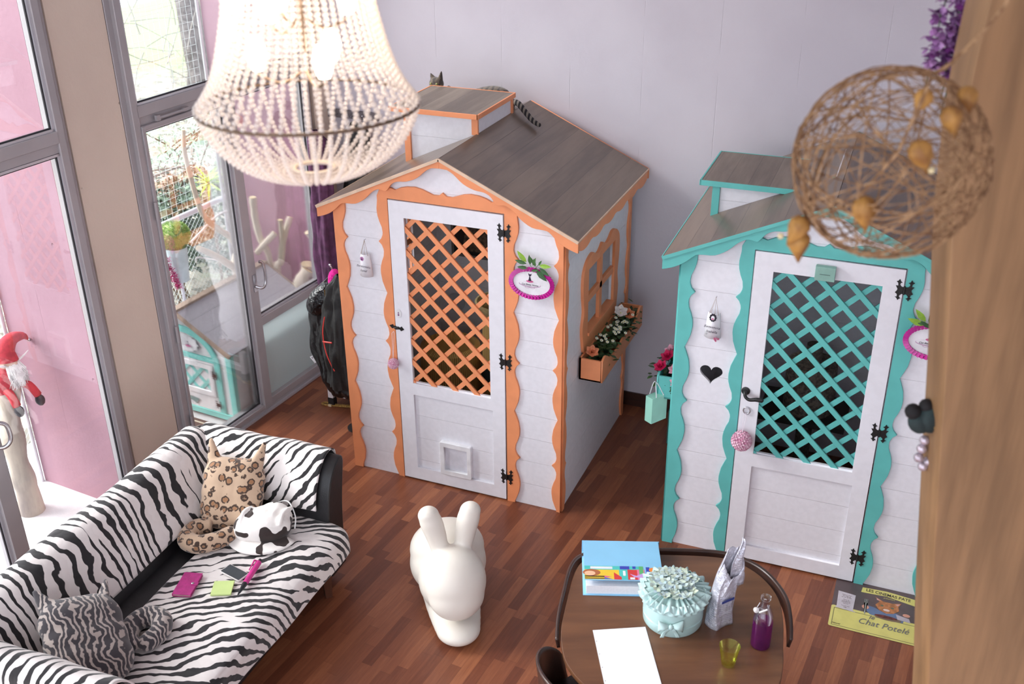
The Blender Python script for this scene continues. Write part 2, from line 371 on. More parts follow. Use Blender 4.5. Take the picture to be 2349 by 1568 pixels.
hl = put('door_handle', MB().box(0.012, 0.02, -1.84, -1.80, 0.92, 1.05).tube(cr([(0.02, -1.82, 1.10), (0.06, -1.80, 1.10), (0.08, -1.765, 1.07), (0.08, -1.76, 0.98), (0.06, -1.79, 0.94), (0.02, -1.82, 0.94)], 4), 0.012, 8), STEEL, smooth=50)
hl.parent = bpy.data.objects['window_1']
# ---------------------------------------------------------------- playhouses
HW, HD, HE, HR = 1.5, 1.34, 1.892, 2.2775
def tmpl(base, sgn, z0, z1, ph):
    """one scalloped edge: offset from the board's back, cusps outward at ph, inward half a period on"""
    e = [(0, .084), (.021, .064), (.045, .054), (.062, .052), (.095, .056), (.129, .070), (.164, .080), (.190, .083), (.213, .083), (.264, .076), (.310, .060), (.337, .049), (.3405, .048)]
    out = []; z = z0; P = 0.681
    ks = range(-3, 5); zs = []
    for k in ks:
        for d, w in e:
            zs.append((ph+k*P+d, w)); zs.append((ph+k*P-d, w))
    zs = sorted(set((round(a, 4), b) for a, b in zs if z0 < a < z1)); 
    pts = [(base+sgn*zs[0][1], z0)]+[(base+sgn*w, z_) for z_, w in zs]+[(base+sgn*zs[-1][1], z1)]
    return pts
BB = [(-0.1, 1.822), (-0.087, 1.824), (-0.027, 1.846), (0.029, 1.882), (0.075, 1.924), (0.112, 1.933), (0.179, 1.939), (0.243, 1.975), (0.293, 2.023), (0.335, 2.047), (0.365, 2.047), (0.396, 2.045), (0.432, 2.09), (0.473, 2.111), (0.532, 2.118), (0.601, 2.146), (0.662, 2.197), (0.701, 2.218), (0.75, 2.221)]
BB = [(x, z) for x, z in BB]; BBR = [(1.5-x, z) for x, z in BB[:-1]][::-1]
TP = [(0.36, 2.05), (0.409, 2.057), (0.439, 2.047), (0.475, 2.065), (0.517, 2.075), (0.57, 2.079), (0.616, 2.071), (0.65, 2.059), (0.69, 2.045), (0.725, 2.046), (0.75, 2.066), (0.775, 2.046), (0.81, 2.045), (0.85, 2.059), (0.884, 2.071), (0.93, 2.079), (0.983, 2.075), (1.025, 2.065), (1.061, 2.047), (1.091, 2.057), (1.14, 2.05)]
def roofz(x): return HE+(min(x, 1.5-x)+0.0983)/(0.75+0.0983)*(HR-HE)
HINGE = [(435, 345), (475, 430), (535, 470), (480, 490), (470, 560), (520, 620), (635, 650), (635, 900), (560, 890), (490, 960), (490, 1020), (550, 1055), (500, 1085), (460, 1140), (410, 1060), (355, 1020), (415, 1010), (410, 920), (335, 860), (390, 780), (400, 720), (330, 600), (410, 600), (395, 500), (335, 440), (395, 420)]
_hp = [((x-632)*0.000146, -(y-745)*0.000146) for x, y in HINGE]
def hinge_mesh():
    F = FRy(-0.0)
    return join(plate([_hp], F, 0.003), plate([[(-x, y) for x, y in _hp][::-1]], F, 0.003), MB().tube([(0, -0.004, -0.022), (0, -0.004, 0.022)], 0.005, 8).ball((-0.029, -0.002, 0.045), 0.0035, 6).ball((-0.026, -0.002, -0.043), 0.0035, 6).ball((0.029, -0.002, 0.045), 0.0035, 6).ball((0.026, -0.002, -0.043), 0.0035, 6))
ROOF = woody('roof_laminate', (128, 110, 95), (94, 79, 68), axis=1, scale=2.2, stretch=9, rough=0.3, spec=0.7, pitch=0.135, paxis=0, joint=0.5)
ROOFD = woody('dormer_laminate', (138, 124, 112), (100, 88, 80), axis=1, scale=2.2, stretch=9, rough=0.45, pitch=0.12, paxis=0, joint=0.4)
EDGE = pm('roof_edge_strip', (226, 196, 170), 0.5)
def lattice(x0, x1, z0, z1, sgn, y, w=0.030, t=0.008, step=0.1505, ph=0.56):
    """clipped diagonal slats; sgn -1 falls to the right"""
    loops = []; top = z1; import itertools
    for k in range(-12, 16):
        xa = ph+k*step    # crosses the top edge at xa
        d = w/sqrt(2)
        poly = [(xa-d-4*sgn*-1*0, top), (xa+d, top)]
        # strip between two 45 degree lines; clip against the opening
        L = 3.0; dx = -sgn*L
        quad = [Vector((xa-d, top)), Vector((xa+d, top)), Vector((xa+d+dx, top-L)), Vector((xa-d+dx, top-L))]
        quad = [q+Vector((-dx*0.1, L*0.1)) if i < 2 else q for i, q in enumerate(quad)]
        for ax, lim, keep in ((0, x0, 1), (0, x1, -1), (1, z0, 1), (1, z1, -1)):
            out = []
            for i in range(len(quad)):
                p, q = quad[i-1], quad[i]; ip = (p[ax]-lim)*keep >= 0; iq = (q[ax]-lim)*keep >= 0
                if ip != iq: out.append(p+(q-p)*((lim-p[ax])/(q[ax]-p[ax])))
                if iq: out.append(q)
            quad = out
            if not quad: break
        if len(quad) >= 3: loops.append([tuple(q) for q in quad])
    return loops
def playhouse(word, paint, loc, rz, heart, dorm, hand, planter_side):
    P = thing('playhouse', f'white board playhouse with {word} scalloped trim, dormer and lattice door', 'playhouse', loc, rz)
    P['label'] = {'orange': 'large white wooden playhouse with orange scalloped trim, brown plank roof and cat flap door',
                  'turquoise': 'large white wooden playhouse with turquoise scalloped trim and heart hole beside its door'}[word]
    def q(n, me, mat, par=None, **k): return put(n, me, mat, par or P, **k)
    gz = [(0, 0), (0.383, 0), (0.383, 1.985), (1.137, 1.985), (1.137, 0), (1.5, 0), (1.5, 1.925), (0.75, 2.255), (0, 1.925)]
    lo = [gz]
    if heart:
        hs = []
        for k in range(40):
            t = 2*pi*k/40; hs.append((0.206+0.0040*16*sin(t)**3, 1.205+0.0040*(13*cos(t)-5*cos(2*t)-2*cos(3*t)-cos(4*t))+0.006))
        lo.append(hs)
    q('front_wall', plate(lo, FR, 0.018), BWHITE)
    q('back_wall', plate([[(0, 0), (1.5, 0), (1.5, 1.925), (0.75, 2.255), (0, 1.925)]], FRy(HD), 0.018), BWHITE)
    wo_ = [(0.415, 1.09), (0.965, 1.09), (0.965, 1.535), (0.415, 1.535)]
    for side, x, ux, mx in (('right', 1.5, (0, 1, 0), lambda p: p), ('left', 0.0, (0, -1, 0), lambda p: (-p[0], p[1]))):
        F = frame((x, 0, 0), ux, (0, 0, 1))
        q('side_wall', plate([[mx(p) for p in [(0.0, 0), (HD, 0), (HD, 1.92), (0.0, 1.92)]], [mx(p) for p in wo_]], F, 0.018), BWHITE)
        F2 = frame((x+(0.014 if side == 'right' else -0.014), 0, 0), ux, (0, 0, 1))
        c1 = [(0, 0)]+[(a*0.75, b) for a, b in tmpl(0, 1, 0.001, 1.83, 0.34)]+[(0, 1.84)]
        c2 = [(HD, 0)]+[(a, b) for a, b in tmpl(HD+0.012, -0.95, 0.001, 1.83, 0.34)]+[(HD, 1.84)]
        q('corner_trim', plate([[mx(p) for p in c1]], F2, 0.014), paint); q('corner_trim', plate([[mx(p) for p in c2]], F2, 0.014), paint)
        # scalloped window surround with four panes
        ol = cr([(0.357, 0.985), (0.335, 1.06), (0.318, 1.17), (0.345, 1.27), (0.325, 1.37), (0.318, 1.47), (0.335, 1.545), (0.40, 1.60), (0.49, 1.617), (0.545, 1.590), (0.60, 1.575), (0.65, 1.590), (0.69, 1.613), (0.73, 1.590), (0.78, 1.575), (0.84, 1.590), (0.90, 1.617), (0.98, 1.60), (1.045, 1.545), (1.062, 1.47), (1.055, 1.37), (1.035, 1.27), (1.062, 1.17), (1.045, 1.06), (1.023, 0.985)], 3)
        F3 = frame((x+(0.018 if side == 'right' else -0.018), 0, 0), ux, (0, 0, 1))
        fr_ = q('window_frame', plate([[mx(p) for p in ol], [mx(p) for p in [(0.42, 1.095), (0.96, 1.095), (0.96, 1.53), (0.42, 1.53)]]], F3, 0.018), paint)
        mu = MB(); xs = (x-0.012, x+0.012); mu.box(*xs, 0.665, 0.715, 1.09, 1.535); mu.box(*xs, 0.42, 0.96, 1.30, 1.345); mu.box(x-0.03, x+0.03, 0.42, 0.96, 1.075, 1.097)
        q('muntin', mu, paint, fr_, bevel=0.002)
        # fascia under the eave
        n = 60; lo2 = [(-0.026, 1.885), (-0.026, 1.82)]
        for k in range(n+1):
            t = k/n; yy = -0.026+t*(HD+0.07); s_ = (t*6) % 1
            lo2.append((yy, 1.835-0.030*abs(sin(pi*t*6))**0.7-(0.012 if k % 10 == 0 and 0 < k < n else 0)))
        lo2 += [(HD+0.045, 1.885)]
        F4 = frame((x+(0.099 if side == 'right' else -0.099), 0, 0), ux, (0, 0, 1))
        q('eave_fascia', plate([[mx(p) for p in lo2]], F4, 0.014), paint)
    # front trims
    Ft = FRy(-0.016); tt = 0.016
    q('corner_trim', plate([[(-0.004, 0)]+[p for p in tmpl(0, 1, 0.001, 1.95, 0.337)]+[(-0.004, 1.93)]], Ft, tt, bev=0.0015), paint)
    q('corner_trim', plate([[(1.504, 0)]+tmpl(1.528, -1, 0.001, 1.95, 0.350)+[(1.504, 1.93)]], Ft, tt, bev=0.0015), paint)
    li = tmpl(0.388, -1, 0.001, 2.0, 0.343); ri = tmpl(1.1435, 1, 0.001, 2.0, 0.352)
    q('door_trim', plate([[(0.381, 0.0), (0.381, 1.988), (1.139, 1.988), (1.139, 0)]+ri+[(1.185, 2.03), (1.16, 2.05)]+TP[::-1]+[(0.335, 2.045)]+li[::-1]], Ft, tt, bev=0.0015), paint)
    # barge boards front and back
    bb = [(-0.1, HE-0.004), (-0.1, 1.822)]+cr(BB[1:-1], 3)+[(0.75, 2.221), (0.75, HR-0.002)]
    for y, nm in ((-0.045, 'bargeboard'), (HD+0.062, 'bargeboard')):
        q(nm, plate([bb], FRy(y), 0.018, bev=0.0015), paint); q(nm, plate([[(1.5-a, b) for a, b in bb][::-1]], FRy(y), 0.018, bev=0.0015), paint)
    # roof slabs, modelled flat and tilted so the planks run down the ridge direction
    L = sqrt(0.8483**2+(HR-HE)**2); an = atan2(HR-HE, 0.8483)
    for sg in (1, -1):
        r_ = q('roof_slope', MB().box(0, L, -0.05, HD+0.052, -0.012, 0.004), ROOF)
        if sg == 1: Mr = Matrix.Translation((-0.0983, 0, HE)) @ Matrix.Rotation(-an, 4, 'Y')
        else: Mr = Matrix.Translation((1.5983, 0, HE)) @ Matrix.Rotation(pi, 4, 'Z') @ Matrix.Rotation(-an, 4, 'Y') @ Matrix.Translation((0, -HD, 0))
        r_.matrix_local = Mr
        e_ = q('roof_edge', MB().box(-0.004, L, -0.053, -0.046, -0.012, 0.006).box(-0.006, 0.0, -0.05, HD+0.052, -0.012, 0.006), EDGE if word == 'orange' else paint); e_.matrix_local = Mr
        if sg == -1: e_.matrix_local = Matrix.Translation((1.5983, 0, HE)) @ Matrix.Scale(-1, 4, (1, 0, 0)) @ Matrix.Rotation(-an, 4, 'Y')
    # dormer with a flat plank lid, standing on the left slope
    dx0, dx1, dz, ov = dorm; y0, y1 = 0.506, 1.05
    D = q('dormer', plate([[(dx0, roofz(dx0)), (dx1, roofz(dx1)), (dx1, dz-0.02), (dx0, dz-0.02)]], FRy(y0), 0.016), WHITE, None)
    D.data.materials[0] = BWHITE
    dd = MB(); zr = roofz(dx1)
    q('dormer_side', join(plate([[(y0, roofz(dx1)), (y1, roofz(dx1)), (y1, dz-0.02), (y0, dz-0.02)]], frame((dx1, 0, 0), (0, 1, 0), (0, 0, 1)), 0.016), plate([[(-y0, roofz(dx0)), (-y0, dz-0.02), (-y1, dz-0.02), (-y1, roofz(dx0))]], frame((dx0, 0, 0), (0, -1, 0), (0, 0, 1)), 0.016), plate([[(dx0, roofz(dx0)), (dx1, roofz(dx1)), (dx1, dz-0.02), (dx0, dz-0.02)]], FRy(y1), 0.016)), BWHITE, D)
    for xx, s_ in ((dx0, 1), (dx1, -1)):
        q('dormer_post', MB().box(min(xx-0.008*s_, xx+0.034*s_), max(xx-0.008*s_, xx+0.034*s_), y0-0.016, y0, roofz(xx)-0.004, dz-0.02), paint, D, bevel=0.001)
    q('dormer_post', MB().box(dx1-0.002, dx1+0.01, y1-0.014, y1+0.01, roofz(dx1)-0.004, dz-0.02), paint, D)
    X0, X1, Y0, Y1 = dx0-ov, dx1+0.012, y0-0.03, y1+0.02
    q('dormer_lid', MB().box(X0, X1, Y0, Y1, dz-0.008, dz), ROOFD, D)
    q('dormer_lid_trim', MB().box(X0-0.008, X1+0.008, Y0-0.010, Y0, dz-0.028, dz+0.002).box(X1, X1+0.010, Y0-0.010, Y1, dz-0.028, dz+0.002).box(X0-0.010, X0, Y0-0.010, Y1, dz-0.028, dz+0.002).box(X0-0.008, X1+0.008, Y1, Y1+0.008, dz-0.028, dz+0.002), paint, D, bevel=0.001)
    # door: frame, recessed boards, lattice, hinges
    DR = q('door', plate([rect(0.386, 1.132, 0.012, 1.981), rect(0.487, 1.033, 0.751, 1.878), rect(0.487, 1.045, 0.105, 0.665)], FRy(-0.018), 0.030, bev=0.001), WHITE)
    q('door_panel', plate([rect(0.480, 1.05, 0.10, 0.67)]+([rect(0.685, 0.865, 0.125, 0.325)] if not heart else []), FRy(0.0), 0.008), BWHITE, DR)
    q('lattice', join(plate(lattice(0.484, 1.036, 0.748, 1.881, -1, 0), FRy(-0.010), 0.013, bev=0.002), plate(lattice(0.484, 1.036, 0.748, 1.881, 1, 0), FRy(0.004), 0.012, bev=0.002)), paint, DR)
    bd = MB().box(0.487, 1.033, -0.005, 0.012, 0.745, 0.757); q('sill_bead', bd, WHITE, DR)
    hm = hinge_mesh(); hm.materials.append(BLACK)
    for z in (1.873, 1.03, 0.19):
        h = put('hinge', hm, None, DR); h.location = (1.138, -0.020, z)
    if not heart:
        fl = q('cat_flap', plate([rrect(0.662, 0.888, 0.104, 0.354, 0.014), rect(0.694, 0.858, 0.140, 0.318)], FRy(-0.030), 0.034, bev=0.003), pm('white_plastic', (240, 240, 244), 0.3), DR)
        q('flap_pane', MB().box(0.69, 0.862, -0.008, -0.004, 0.136, 0.322), pm('frosted_flap', (222, 222, 232), 0.25), fl)
    # handle
    if hand == 'plate':
        hp = [(-0.052, 0.002), (-0.030, 0.016), (-0.022, 0.006), (-0.010, 0.010), (0, 0.006), (0.010, 0.010), (0.022, 0.006), (0.032, 0.018), (0.052, 0.0), (0.032, -0.016), (0.022, -0.006), (0.010, -0.010), (0, -0.006), (-0.010, -0.010), (-0.022, -0.006), (-0.030, -0.014)]
        F = frame((0.395, -0.022, 1.135), (1, 0, -0.12), (0.12, 0, 1))
        q('latch', join(plate([hp], F, 0.004), MB().ball((0.395, -0.026, 1.135), (0.018, 0.010, 0.010), 10)), BLACK, DR, smooth=40)
        q('name_oval', plate([ell(0.414, 1.238, 0.020, 0.030, 28)], FRy(-0.0225), 0.004), pm('ceramic_white', (240, 240, 244), 0.25), DR)
        q('pictogram', join(plate([ell(0.414, 1.228, 0.006, 0.006, 12)], FRy(-0.0235), 0.001), plate([[(0.409, 1.238), (0.419, 1.238), (0.4145, 1.250)]], FRy(-0.0235), 0.001)), pm('purple_print', (120, 40, 110), 0.5), DR)
    else:
        pts = cr([(0.410, -0.020, 1.150), (0.410, -0.050, 1.150), (0.418, -0.060, 1.132), (0.440, -0.064, 1.122), (0.475, -0.064, 1.130), (0.505, -0.062, 1.130)], 4)
        n = len(pts); q('door_handle', MB().tube(pts, [0.013-0.004*sin(pi*min(1, i/(n-1)*1.1)) for i in range(n)], 10).lathe([(0.024, 0), (0.024, 0.006), (0.014, 0.012)], (0.410, -0.018, 1.150), 18, Matrix.Rotation(pi/2, 4, 'X')).ball((0.505, -0.062, 1.130), 0.013, 10), BLACK, DR, smooth=40)
        q('key_ring', MB().tube([(0.427+0.019*cos(a), -0.026, 1.03+0.021*sin(a)) for a in [2*pi*k/16 for k in range(16)]], 0.004, 6, closed=True), STEEL, DR, smooth=True)
    return P
H1 = playhouse('orange', ORANGE, (0, 0, 0), 0, False, (0.257, 0.750, 2.405, 0.09), 'plate', 'right')
H2 = playhouse('turquoise', TEAL, (2.1941, -0.0399, 0), 0.0218, True, (0.052, 0.72, 2.172, 0.07), 'lever', 'left')
# ---------------------------------------------------------------- outside: terrace, pink fins, net, slope
def wthing(name, label, cat, s, o, z, group=None):
    e = thing(name, label, cat, wp(s, o, z), WANG, group); return e
def WL(s0, o0, z0=0.0):   # maps (s,o,z) in wall coordinates into a thing placed at s0,o0,z0
    return lambda s, o, z: (-(o-o0), s-s0, z-z0)
PINK = concrete('pink_render', (170, 132, 146), (158, 120, 134))
for nm, s0, s1, d in (('wall_fin_right', 1.42, 1.62, 1.10), ('wall_fin_left', -0.97, -0.62, 0.86), ('wall_fin_far', -3.5, -3.2, 0.9)):
    o = wput(nm, wbox(MB(), s0, s1, -d, -0.12, -0.06, 5.4), PINK); o['kind'] = 'structure'
TERR = pm('terrace_concrete', (224, 222, 224), 0.8, 0.05, 6, bump=0.2, bs=90)
o = wput('terrace', wbox(MB(), -8, 1.9, -1.35, -0.06, -0.35, -0.06), TERR); o['kind'] = 'structure'
WPIPE = pm('galvanised_tube', (222, 224, 230), 0.35, 0.03, metal=0.3)
rl = wput('trim_railing', MB().tube([(-1.16, -8, 1.16), (-1.16, 1.5, 1.19)], 0.024, 12).tube([(-1.12, 1.405, -0.06), (-1.12, 1.405, 5)], 0.013, 8).tube([(-0.87, -0.985, -0.06), (-0.87, -0.985, 5)], 0.013, 8), WPIPE, smooth=50); rl['kind'] = 'structure'
nt = MB()
def strand(a, b):
    a = Vector(a); b = Vector(b); d = (b-a).normalized(); n1 = Vector((1, 0, 0))*0.0019; n2 = d.cross(Vector((1, 0, 0)))*0.0019
    nt.add([a-n1, a+n2, a+n1, b-n1, b+n2, b+n1], [(0, 1, 4, 3), (1, 2, 5, 4), (2, 0, 3, 5)])
for k in range(-60, 112):
    for sg in (1, -1):
        s_ = k*0.055; z0, z1 = -0.06, 1.15; a = s_; b = s_+sg*(z1-z0)
        if min(a, b) > -3 and max(a, b) < 1.42: strand((-1.18, a, z0), (-1.18, b, z1))
        elif -3 < a < 1.42 or -3 < b < 1.42:
            t0 = 0; t1 = 1; lim = 1.42 if max(a, b) > 1.42 else -3; t = (lim-a)/(b-a)
            if 0 < t < 1:
                if (-3 < a < 1.42): t1 = t
                else: t0 = t
                strand((-1.18, a+(b-a)*t0, z0+(z1-z0)*t0), (-1.18, a+(b-a)*t1, z0+(z1-z0)*t1))
for k in range(0, 60): strand((-1.2, -2+k*0.058, 1.17), (-1.2, -2+k*0.058, 3.2))
for k in range(0, 36): strand((-1.2, -2, 1.17+k*0.058), (-1.2, 1.42, 1.17+k*0.058))
nto = wput('safety_net', nt, pm('pale_net', (196, 205, 205), 0.6)); tag(nto, 'pale diamond safety netting stretched along the terrace railing', 'net', kind='stuff')
# the ground beyond: leaf litter, then grass
g = NG('leaf_litter'); v = g.co(); vo = g.vor(v, 9.0, out='Color'); vv = g.xyz(vo)[0]; n = g.noise(v, 0.5, 3)
col = g.ramp(g.M('ADD', g.M('MULTIPLY', vv, 0.7), g.M('MULTIPLY', n, 0.3)), [(0.1, lin((96, 92, 82))), (0.45, lin((138, 132, 122))), (0.7, lin((166, 158, 146))), (0.95, lin((124, 138, 108)))])
x, y, z = g.xyz(v); far = g.ss(g.M('ADD', g.M('MULTIPLY', x, -1.0), g.M('MULTIPLY', n, 3.0)), 11.5, 14.0)
path = g.ss(g.M('ADD', g.M('MULTIPLY', x, -1.0), g.M('MULTIPLY', n, 1.0)), 17.5, 18.5)
col = g.mix(far, col, lin((152, 168, 122))); col = g.mix(path, col, lin((190, 190, 194))); g.set(color=col, rough=0.9); g.bump(vv, 0.5, 0.03)
gr = MB().grid(lambda a, b: (-2.3-58*a*a*1.0, -14+60*b, -0.42+0.25*min(1, a*4)*sin(b*9)*0.3), 30, 30)
go = put('ground', gr, g.m, smooth=True); go['kind'] = 'structure'
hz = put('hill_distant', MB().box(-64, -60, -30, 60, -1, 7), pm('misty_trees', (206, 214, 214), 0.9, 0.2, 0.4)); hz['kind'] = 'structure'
def foliage(n, box_, L, w, seed, hang=0.0, shell=0.0):
    rr = random.Random(seed); mb = MB(); (x0, x1), (y0, y1), (z0, z1) = box_
    for _ in range(n):
        p = Vector((rr.uniform(x0, x1), rr.uniform(y0, y1), rr.uniform(z0, z1)))
        d = Vector((rr.gauss(0, 1), rr.gauss(0, 1), rr.gauss(0, 0.8)-hang)); l = L*rr.uniform(0.6, 1.2)
        mb.leaf(p, d, (0, 0, 1) if abs(d.normalized().z) < 0.9 else (1, 0, 0), l, w*rr.uniform(0.7, 1.2))
    return mb
def leafmat(name, a, b, rough=0.5):
    g = NG(name); r = g.node('ShaderNodeNewGeometry').outputs['Random Per Island']; g.set(color=g.mix(r, lin(a), lin(b)), rough=rough); g.m.use_backface_culling = False; MATS[name] = g.m; return g.m
LG = leafmat('ivy_leaves', (58, 84, 66), (136, 156, 130)); LGP = leafmat('pale_leaves', (150, 178, 150), (214, 226, 206)); LBR = leafmat('dry_leaves', (168, 140, 116), (210, 194, 176)); LY = leafmat('lime_leaves', (150, 190, 70), (215, 232, 120))
def bush(name, label, s, o, z, size, n, L, w, mat, seed):
    e = wthing(name, label, 'shrub', s, o, z)
    put('foliage', foliage(n, ((-size[0], size[0]), (-size[1], size[1]), (0, size[2])), L, w, seed), mat, e)
    rr = random.Random(seed); mb = MB()
    for k in range(7): mb.tube(cr([(rr.uniform(-.1, .1), rr.uniform(-.1, .1), -0.4), (rr.uniform(-.3, .3), rr.uniform(-.3, .3), size[2]*0.5), (rr.uniform(-size[0], size[0]), rr.uniform(-size[1], size[1]), size[2])], 4), 0.008, 5)
    put('stem', mb, pm('twig_brown', (120, 92, 70), 0.8), e); return e
bush('hedge_shrub', 'dense dark green ivy hedge seen just past the terrace rail', 2.25, 2.6, 0.0, (0.30, 0.42, 0.85), 1500, 0.085, 0.05, LG, 1)
bush('hedge_shrub', 'brown dry-leaved hedge top edging the green ivy', 2.35, 2.75, 0.80, (0.25, 0.55, 0.16), 420, 0.07, 0.035, LBR, 2)
bush('bamboo_clump', 'pale frosted bamboo clump behind the tall driftwood branch', 3.3, 3.4, 0.15, (0.45, 0.65, 1.0), 1500, 0.13, 0.022, LGP, 3)
bush('laurel_shrub', 'mid green shrub tangled in the netting beside the pink wall', 2.55, 2.1, 0.0, (0.3, 0.38, 0.95), 900, 0.09, 0.035, LG, 4)
ly = wthing('yucca', 'lime yellow spiky plant above the shrub by the pink wall', 'plant', 2.12, 1.95, 0.62)
mb = MB(); rr = random.Random(5)
for k in range(42):
    a = rr.uniform(0, 2*pi); mb.leaf((0, 0, 0.38), (cos(a), sin(a), rr.uniform(-0.1, 1.4)), (0, 0, 1), rr.uniform(0.14, 0.24), 0.022, 0.4)
put('foliage', mb, LY, ly); put('stem', MB().tube([(0, 0, -1.0), (0, 0, 0.4)], 0.014, 6), pm('twig_brown', (120, 92, 70)), ly)
BARK = pm('grey_bark', (128, 122, 120), 0.9, 0.25, 14, bump=0.9, bs=18)
tr = wthing('bare_tree', 'thick grey tree trunk standing in leaf litter beyond the terrace', 'tree', 9.0, 8.5, -0.5)
put('trunk', MB().tube(cr([(0.3, -0.15, 0), (0.1, -0.05, 0.6), (0, 0, 1.6), (-0.1, 0.05, 5)], 4), [0.36]+[0.26]*3+[0.20]*9, 14), BARK, tr, smooth=True)
mb = MB(); rr = random.Random(11)
for k in range(46):
    p = Vector((rr.uniform(-1.5, 1.5), rr.uniform(-2.6, 1.2), rr.uniform(0.4, 3.2))); d = Vector((rr.uniform(-.5, .5), rr.gauss(0, 1), rr.gauss(0, 1))); pts = [p]
    for j in range(6): d = d.normalized()*0.35+Vector((rr.uniform(-.1, .1), rr.uniform(-.12, .12), rr.uniform(-.12, .12))); pts.append(pts[-1]+d)
    mb.tube(pts, [0.012-0.0017*j for j in range(7)], 4)
put('bare_twigs', mb, pm('twig_grey', (170, 165, 160), 0.9), tr)
# small outdoor cat house (kennel) with its felt roof
KN = wthing('cat_kennel', 'low white kennel with turquoise trim, grey felt roof and bone cut-out, outside the glass', 'kennel', 0.2, 0.13, -0.06)
K = lambda s, o, z: (-(o-0.13), s-0.2, z+0.06)
KB = boards('kennel_boards', (240, 238, 240), 0.085, 2, 0.0); KT = pm('pale_turquoise_paint', (140, 222, 214), 0.5, 0.04)
KF = frame((0.13, 0.0, 0.06), (-1, 0, 0), (0, 0, 1))   # local: x = outward o, y = z ; normal faces -s? 
def kplate(loops, y, t, bev=0.0): return plate([[(-a, b) for a, b in lp][::-1] for lp in loops], frame((0.13, y, 0.06), (1, 0, 0), (0, 0, 1)), t, bev=bev)
gab = [(0.12, -0.02), (1.02, -0.02), (1.02, 0.545), (0.57, 0.80), (0.12, 0.545)]
put('front_wall', kplate([gab], 0.0, 0.012), KB, KN)
put('rear_wall', kplate([gab], 0.90, 0.012), KB, KN)
put('side_wall', MB().box(*sorted((K(0, 0.12, 0)[0], K(0, 0.132, 0)[0])), 0, 0.9, 0.04, 0.605), KB, KN)
put('side_wall', MB().box(*sorted((K(0, 1.01, 0)[0], K(0, 1.02, 0)[0])), 0, 0.9, 0.04, 0.605), KB, KN)
for oo in (0.135, 1.005):
    for ss_ in (0.195, 1.09): a = K(ss_, oo, 0); put('corner_post', MB().box(a[0]-0.025, a[0]+0.025, a[1]-0.018, a[1]+0.022, 0.0, 0.60), KT, KN, bevel=0.002)
a = K(0.2, 0, 0); put('base_rail', MB().box(K(0, 1.0, 0)[0], K(0, 0.15, 0)[0], a[1]-0.02, a[1], 0.03, 0.075), KT, KN, bevel=0.002)
arch = [(0.235, 0.0)]+[(0.235, 0.40)]+[(0.57-0.335*cos(t), 0.42+0.27*sin(t)) for t in [pi*k/16 for k in range(17)]]+[(0.905, 0.40), (0.905, 0.0)]
archi = [(0.285, 0.02)]+[(0.285, 0.40)]+[(0.57-0.285*cos(t), 0.42+0.22*sin(t)) for t in [pi*k/16 for k in range(17)]]+[(0.855, 0.40), (0.855, 0.02)]
put('arch_trim', kplate([arch, archi], -0.014, 0.012), KT, KN); put('arch_trim', kplate([rect(0.27, 0.87, 0.435, 0.475)], -0.016, 0.010), KT, KN)
kd = put('door', kplate([rect(0.288, 0.852, 0.015, 0.432), rect(0.345, 0.80, 0.185, 0.375)], -0.012, 0.008, bev=0.002), pm('kennel_white', (246, 244, 246), 0.45), KN)
put('door_frame', kplate([rect(0.30, 0.84, 0.145, 0.415), rect(0.345, 0.80, 0.185, 0.375)], -0.022, 0.010, bev=0.002), pm('kennel_white', (246, 244, 246)), kd)
put('lattice', join(kplate(lattice(0.345, 0.80, 0.185, 0.375, -1, 0, w=0.028, step=0.14, ph=0.40), -0.008, 0.006), kplate(lattice(0.345, 0.80, 0.185, 0.375, 1, 0, w=0.028, step=0.14, ph=0.40), -0.002, 0.006)), KT, kd)
bone = [(0.53, 0.062), (0.515, 0.045), (0.50, 0.05), (0.497, 0.07), (0.48, 0.075), (0.485, 0.095), (0.51, 0.095), (0.59, 0.105), (0.60, 0.125), (0.62, 0.12), (0.625, 0.10), (0.645, 0.095), (0.635, 0.075), (0.61, 0.078)]
put('bone_cutout', kplate([bone], -0.0205, 0.002), pm('bone_grey', (130, 160, 158), 0.5), kd)
for z in (0.34, 0.09):
    hh = put('hinge', hinge_mesh(), pm('rust_iron', (80, 66, 72), 0.5), kd); hh.matrix_local = Matrix.Translation((K(0, 0.283, 0)[0], -0.026, z+0.06)) @ Matrix.Scale(0.62, 4)
so_ = put('sign_oval', kplate([[(0.50+(0.085+0.006*cos(10*t))*cos(t), 0.555+(0.060+0.005*cos(10*t))*sin(t)) for t in [2*pi*k/60 for k in range(60)]]], -0.018, 0.006), pm('ceramic_white', (240, 240, 244)), KN)
put('sign_mark', join(kplate([ell(0.50, 0.540, 0.026, 0.010, 18)], -0.0245, 0.001)), pm('pink_print', (214, 120, 165), 0.5), so_)
put('sign_mark', join(kplate([[(0.492, 0.545), (0.508, 0.545), (0.501, 0.568)], ell(0.501, 0.573, 0.006, 0.005, 10)], -0.0250, 0.001)), pm('dark_print', (60, 40, 80), 0.5), so_)
FELT = NG('grey_felt'); n1 = FELT.noise(FELT.co(), 220, 2); y_ = FELT.xyz(FELT.co())[0]; jj = FELT.ss(FELT.M('ABSOLUTE', FELT.M('SUBTRACT', FELT.M('FRACT', FELT.M('DIVIDE', y_, 0.15)), 0.5)), 0.48, 0.495)
FELT.set(color=FELT.mix(FELT.M('MULTIPLY', jj, 0.6), FELT.mix(n1, lin((142, 138, 146)), lin((200, 196, 204))), lin((80, 76, 84))), rough=0.8); FELT.bump(n1, 0.4, 0.003)
TAN = pm('weathered_batten', (176, 154, 138), 0.7, 0.1, 10)
sl = sqrt(0.49**2+0.27**2); ka = atan2(0.27, 0.49)
